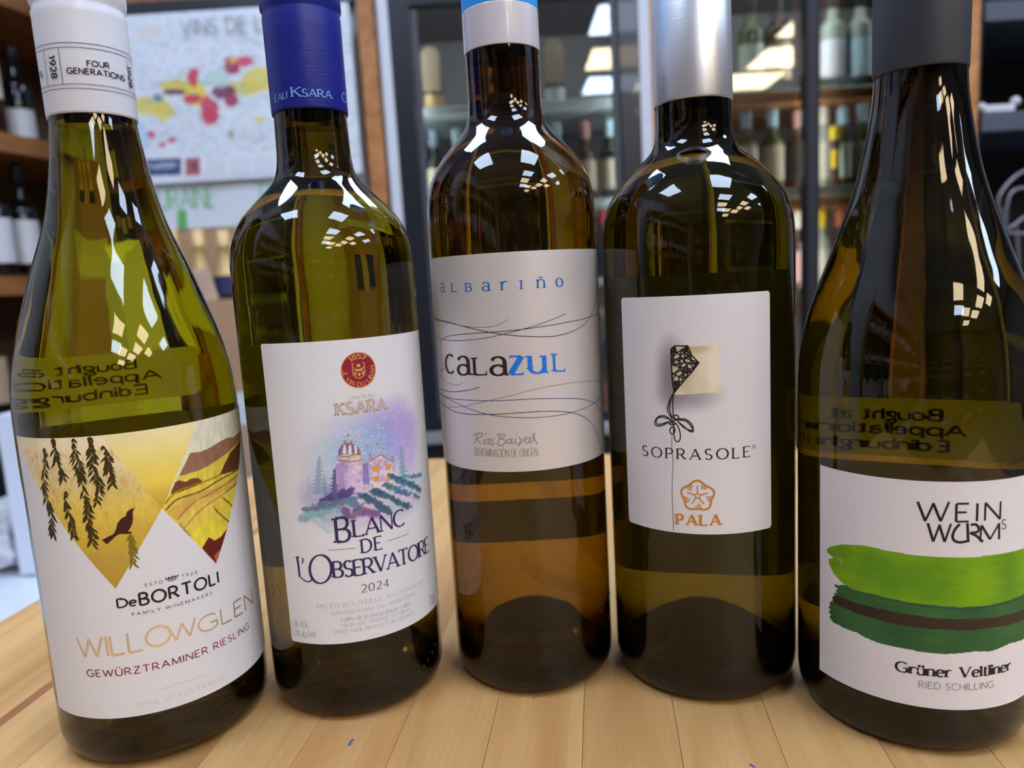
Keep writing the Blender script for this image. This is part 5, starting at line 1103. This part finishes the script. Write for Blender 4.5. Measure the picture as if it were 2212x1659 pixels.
def gold_bottle(px_, ls_, la_, tag=True, rot=0):
    x = X_(px_, 560, Yg); hh = Z_(px_, 496, Yg)-zs_-2
    t = thing('sparkling_bottle', ls_, 'bottle', (x*MM, Yg*MM, (zs_+2)*MM), 0, gC); R = 28
    obj('glass_body', lathe([(0, 0), (0, 26), (4, R), (hh*.02+8, R), (hh*.35, 23), (hh*.5, 15), (hh*.99, 12), (hh*.99, 0)], 28), GLASSD[1], t)
    obj('gold_foil', lathe([(hh*.34, 25), (hh*.46, 18), (hh*.6, 15), (hh*.72, 14), (hh*.74, 17), (hh*.8, 17), (hh*.82, 14.5), (hh, 15), (hh+1, 0)], 28), LABC['gold'], t, label='gold neck foil')
    if tag:
        bm = bmesh.new(); box_bm(bm, (0, 0, 0), (.052, .0012, .075), .0003); o = obj('neck_tag', bm_mesh(bm), mat('pinkish kraft tag', (196, 170, 152), .8), t, label='kraft tag with lines of small print'); o.location = (.012, -.032, hh*.2*MM); o.rotation_euler = (0, rot, 0)
        bm = bmesh.new()
        for k in range(6): box_bm(bm, (0, -.0009, .022-.008*k), (.036, .0004, .0012))
        obj('print_lines', bm_mesh(bm), ink('tag print', (130, 112, 104)), o, kind='stuff')
    return t
gold_bottle(375, 'gold-capped bottle mostly hidden by the far left wine bottle', 'x', False); gold_bottle(432, 'gold-capped bottle with a tilted kraft tag under the banner', 'x', True, math.radians(-14)); b3 = gold_bottle(486, 'gold-capped bottle with dark blue neck label beside the olive bottle', 'x', False)
obj('dark_label', lathe([(10, 28.6), (52, 28.2)], 24), LABC['blue'], b3, label='dark blue label')

# ---------------- bookcase along the left side
P0 = np.array(at(0, 300, YB)[:2]); dA = math.radians(11.5); bc = thing('bookcase', 'oak bookcase of wine bottles at the left edge of the photo', 'bookcase', (P0[0]*MM, P0[1]*MM, FL*MM), -dA)
zsh = [Z_(0, -60), Z_(0, 283), Z_(30, 597), Z_(20, 940)]
def lpart(parent, name, lo, hi, m, bev=1.5, **kw):
    o = box(name, lo, hi, m, parent, bev, **kw); return o
for z in zsh+[zsh[3]-390]: lpart(bc, 'shelf', (-330, -650, z-48-FL), (0, 560, z-FL), Mshelfw)
lpart(bc, 'end_panel', (-330, 560, 0), (0, 580, 1900), mat('pale end panel', (196, 188, 160), .8)); lpart(bc, 'end_panel', (-330, -670, 0), (0, -650, 1900), Mshelfw)
lpart(bc, 'back_panel', (-345, -670, 0), (-330, 580, 1900), mat('bookcase back', (122, 104, 82), .8))
def bb(t_, s_, z, glass, lab, cap, label, hh=300, R=37, **k):
    x = P0[0]+math.sin(dA)*t_-math.cos(dA)*s_; y = P0[1]+math.cos(dA)*t_+math.sin(dA)*s_
    return shelf_bottle(x, y, z, glass, lab, cap, label, 'wine bottles in the left bookcase', hh=hh, R=R, rz=math.radians(20), **k)
bb(110, 75, zsh[2], 1, 'white', 'black', 'black bottle with white label right of the other on the middle bookcase shelf', l0=.12, l1=.5)
bb(20, 70, zsh[2], 1, 'white', 'black', 'black bottle with white label at the very left edge on the middle bookcase shelf', l0=.12, l1=.5)
bb(240, 70, zsh[2], 1, 'black', 'black', 'all-black bottle farthest along the middle bookcase shelf')
bb(150, 75, zsh[1], 1, 'white', 'black', 'black bottle with white label on the upper bookcase shelf beside the white screwcap', hh=250, l0=.05, l1=.34)
bb(40, 60, zsh[1], 4, 'cream', 'red', 'bottle with cream label and red band at the left edge of the upper shelf', l0=.3, l1=.62)
bb(-60, 75, zsh[1], 1, 'blue', 'black', 'bottle with dark blue label at the left edge of the upper shelf', l0=.05, l1=.3)
bb(60, 70, zsh[3], 1, 'beige', 'orange', 'bottle with orange capsule and beige label on the lower bookcase shelf', l0=.2, l1=.62)
bb(-40, 90, zsh[3], 1, 'kraft', 'black', 'bottle with kraft label on the lower bookcase shelf', l0=.3, l1=.7); bb(170, 80, zsh[3], 1, 'kraft', 'black', 'bottle with kraft label right of the orange-capped one on the lower shelf', l0=.3, l1=.7)
bb(40, 80, zsh[3]-390, 4, 'pink', 'pink', 'reddish bottle on the lowest bookcase shelf', l0=.3, l1=.8); bb(-60, 80, zsh[3]-390, 1, 'black', 'black', 'dark bottle on the lowest bookcase shelf'); bb(150, 80, zsh[3]-390, 1, 'white', 'black', 'dark bottle with white label on the lowest bookcase shelf')

# ---------------- white carton and film-wrapped stack beside the table
zW = -250
fx, fy, _ = floor_at(64, 1243, zW)
xa, xb = floor_at(46, 1243, zW)[0], floor_at(46, 1243, zW)[0]+190
Mwc = mat('white glossy carton', (214, 222, 236), .5)
carton('tall white carton standing behind the far left bottle beside the table', (xa, fy, zW+1), (xb, fy+130, Z_(20, 898, fy)), Mwc, name='white_carton')
def rough_block(lo, hi, n, amp, seed, name, m, **kw):
    """film-wrapped block: a box whose faces are crumpled"""
    bm = bmesh.new(); bmesh.ops.create_cube(bm, size=1); bmesh.ops.subdivide_edges(bm, edges=bm.edges[:], cuts=n, use_grid_fill=True)
    lo = np.array(lo, float); hi = np.array(hi, float); V = np.array([v.co[:] for v in bm.verts]); 
    nu_ = vnoise(V[:, 0]*10+V[:, 2]*7+20, V[:, 1]*10+V[:, 2]*5+20, 1.1, seed)-.5
    for v, q, a in zip(bm.verts, V, nu_):
        p = q*(hi-lo); d = np.abs(q) > .499; p = p+np.sign(q)*d*a*amp; v.co = Vector(p*MM)
    me = bm_mesh(bm); c = (lo+hi)/2*MM; return obj(name, me, m, loc=c, **kw)
Mfilm = mat('milky stretch film', (206, 212, 222), .28, spec=.6, noise=.08, nscale=14, bump=.6, bscale=30)
rough_block((xa-500, fy-420, -700), (xa+240, fy+170, zW-4), 20, 7, 3, 'wrapped_pallet', Mfilm, label='low stack wrapped in milky plastic film left of the table', cat='package')
rough_block((xa-330, fy+12, zW+12), (xa-18, fy+120, zW+95), 14, 22, 5, 'plastic_bag', mat('crumpled film bag', (196, 198, 204), .3, spec=.6, noise=.25, nscale=26, bump=.8, bscale=40), label='crumpled clear plastic bag beside the white carton', cat='bag')
rough_block((xa-330, fy+205, zW-200), (xa-10, fy+380, zW+150), 12, 30, 8, 'black_sack', mat('black sack', (20, 20, 24), .35, bump=.8, bscale=40), label='black plastic sack behind the crumpled bag', cat='sack')

# ---------------- black shelving at the right edge
Yr = 1480
xr0 = X_(2109, 230, Yr)
su = thing('shelving_unit', 'black shelving unit at the upper right with a grey shelf', 'shelf', (xr0*MM, Yr*MM, FL*MM))
Mbk = mat('matt black board', (12, 11, 12), .7); Mgs = mat('blue grey shelf edge', (70, 78, 90), .5)
part(su, 'back_panel', (xr0, Yr+300, FL), (xr0+700, Yr+315, CE-20), Mbk); part(su, 'side_panel', (xr0+1, Yr+6, FL), (xr0+12, Yr+300, CE-20), Mbk)
part(su, 'edge_board', (X_(2086, 230, Yr), Yr-6, FL), (xr0, Yr+300, CE-20), Mpine, 1.5, label='orange pine edge board')
zq = [Z_(2160, 0, Yr)-2, Z_(2160, 242, Yr), Z_(2160, 700, Yr)]
for z in zq: part(su, 'shelf', (xr0+12, Yr, z-36), (xr0+700, Yr+300, z), Mgs, 2)
zh = zq[1]
tk = thing('price_rail', 'short white price rail with knobbed ends on the grey shelf', 'rail', (X_(2163, 240, Yr)*MM, (Yr+10)*MM, (zh+.5)*MM))
bm = bmesh.new(); box_bm(bm, (0, 0, .008), (.062, .01, .014), .002); obj('bar', bm_mesh(bm), Mwt, tk)
for s_, h_ in ((-1, .012), (1, .02)):
    bm = bmesh.new(); bmesh.ops.create_uvsphere(bm, u_segments=14, v_segments=8, radius=.009); bmesh.ops.translate(bm, vec=(s_*.034, 0, h_), verts=bm.verts[:]); obj('knob', bm_mesh(bm), Mwt, tk)
def wire(parent, pts, r, m, name):
    cu = bpy.data.curves.new(name, 'CURVE'); cu.dimensions = '3D'; cu.bevel_depth = r*MM; cu.bevel_resolution = 3
    Q = [at(x, y, Y) for x, y, Y in pts]; sp = cu.splines.new('POLY'); Q2 = []
    Q3 = [Q[0]]+Q+[Q[-1]]
    for i in range(1, len(Q3)-2):
        a, b, c, d = map(np.array, Q3[i-1:i+3])
        for k in range(6): t = k/6; Q2.append(.5*((2*b)+(-a+c)*t+(2*a-5*b+4*c-d)*t*t+(-a+3*b-3*c+d)*t**3))
    Q2.append(np.array(Q[-1])); sp.points.add(len(Q2)-1)
    for p, q in zip(sp.points, Q2): p.co = (*(q*MM-np.array(parent.location)), 1)
    tmp = bpy.data.objects.new('tmp', cu); COL.objects.link(tmp); dg = bpy.context.evaluated_depsgraph_get(); me = bpy.data.meshes.new_from_object(tmp.evaluated_get(dg)); bpy.data.objects.remove(tmp)
    return obj(name, me, m, parent)
wr = thing('wire_rack', 'grey wire glass rack at the right edge below the grey shelf', 'rack', (X_(2190, 500, Yr-30)*MM, (Yr-30)*MM, 0))
Mw = mat('grey wire', (128, 124, 132), .35, metal=.5)
Yw = Yr-30
for pts in ([(2158, 470, Yw), (2157, 430, Yw), (2170, 405, Yw), (2195, 380, Yw), (2230, 360, Yw)], [(2172, 470, Yw), (2180, 425, Yw), (2198, 408, Yw), (2240, 404, Yw)], [(2160, 500, Yw), (2185, 490, Yw), (2212, 470, Yw), (2240, 455, Yw)], [(2196, 490, Yw), (2200, 560, Yw), (2196, 640, Yw)], [(2160, 470, Yw), (2166, 498, Yw), (2200, 505, Yw), (2240, 500, Yw)]): wire(wr, pts, 3.0, Mw, 'wire')
bm = bmesh.new(); box_bm(bm, (0, 0, 0), (.012, .012, .05), .003); o = obj('bracket', bm_mesh(bm), Mbevel, wr); o.location = Vector([c*MM for c in at(2168, 478, Yw)])-wr.location

def bottle_rows(parent, w):
    """the mirrored rows of bottles and labels, one joined mesh for each colour"""
    rg = np.random.default_rng(int(w)); me0 = bottle_mesh(300, 37, 14, 175); co = np.empty(len(me0.vertices)*3); me0.vertices.foreach_get('co', co); co = co.reshape(-1, 3)[::1]; F0 = [tuple(p.vertices) for p in me0.polygons]
    for glass, nm in ((1, 'dark'), (2, 'olive')):
        V = []; F = []; VL = []; FL_ = []
        for z in (35, 415, 795, 1175, 1555):
            for x in np.arange(-w/2+60, w/2-50, 92):
                if (rg.random() < .35) != (glass == 2): continue
                b = len(V); V += [(c[0]+x*MM, c[1]-.02, c[2]+z*MM+.001) for c in co]; F += [tuple(q+b for q in f) for f in F0]
                b = len(VL); a = .0385; h0, h1 = rg.uniform(.03, .06), rg.uniform(.12, .15)
                for k in range(9):
                    t_ = math.radians(-75+150*k/8); VL += [(a*math.sin(t_)+x*MM, -.02+sgn_(parent)*a*math.cos(t_), (z*MM+h0)), (a*math.sin(t_)+x*MM, -.02+sgn_(parent)*a*math.cos(t_), (z*MM+h1))]
                FL_ += [(b+2*k, b+2*k+2, b+2*k+3, b+2*k+1) for k in range(8)]
        obj('bottle_row', mesh('bottle_row', V, F, True), GLASSD[glass], parent, kind='stuff')
        obj('label_row', mesh('label_row', VL, FL_, True), LABC['white' if glass == 1 else 'cream'], parent, kind='stuff')
def sgn_(parent): return 1 if abs(parent.rotation_euler.z) < .1 else -1
# ---------------- shop furniture behind the photographer (seen only mirrored in the glass)
for n, (x, w) in enumerate(((-900, 900), (300, 900), (1900, 1100), (3300, 900))):
    t = thing('wall_shelving', 'tall oak wine shelving on the far side of the shop, only mirrored in glass', 'shelving', (x*MM, -4.7, FL*MM), group='shelving behind the photographer')
    for z in (0, 380, 760, 1140, 1520, 1900): lpart(t, 'shelf', (-w/2, -200, z), (w/2, 150, z+35), Mshelfw)
    for s_ in (-1, 1): lpart(t, 'upright', (s_*w/2-15, -200, 0), (s_*w/2+15, 150, 2100), Mshelfw)
    bottle_rows(t, w)
t = thing('wall_shelving', 'long oak wine shelving on the left wall behind the photographer, only mirrored in glass', 'shelving', (-1.42, -1.6, FL*MM), math.pi/2)
for z in (0, 380, 760, 1140, 1520, 1900): lpart(t, 'shelf', (-1500, -100, z), (1500, 150, z+35), Mshelfw)
for x in (-1500, -500, 500, 1500): lpart(t, 'upright', (x-15, -100, 0), (x+15, 150, 2100), Mshelfw)
bottle_rows(t, 3000)
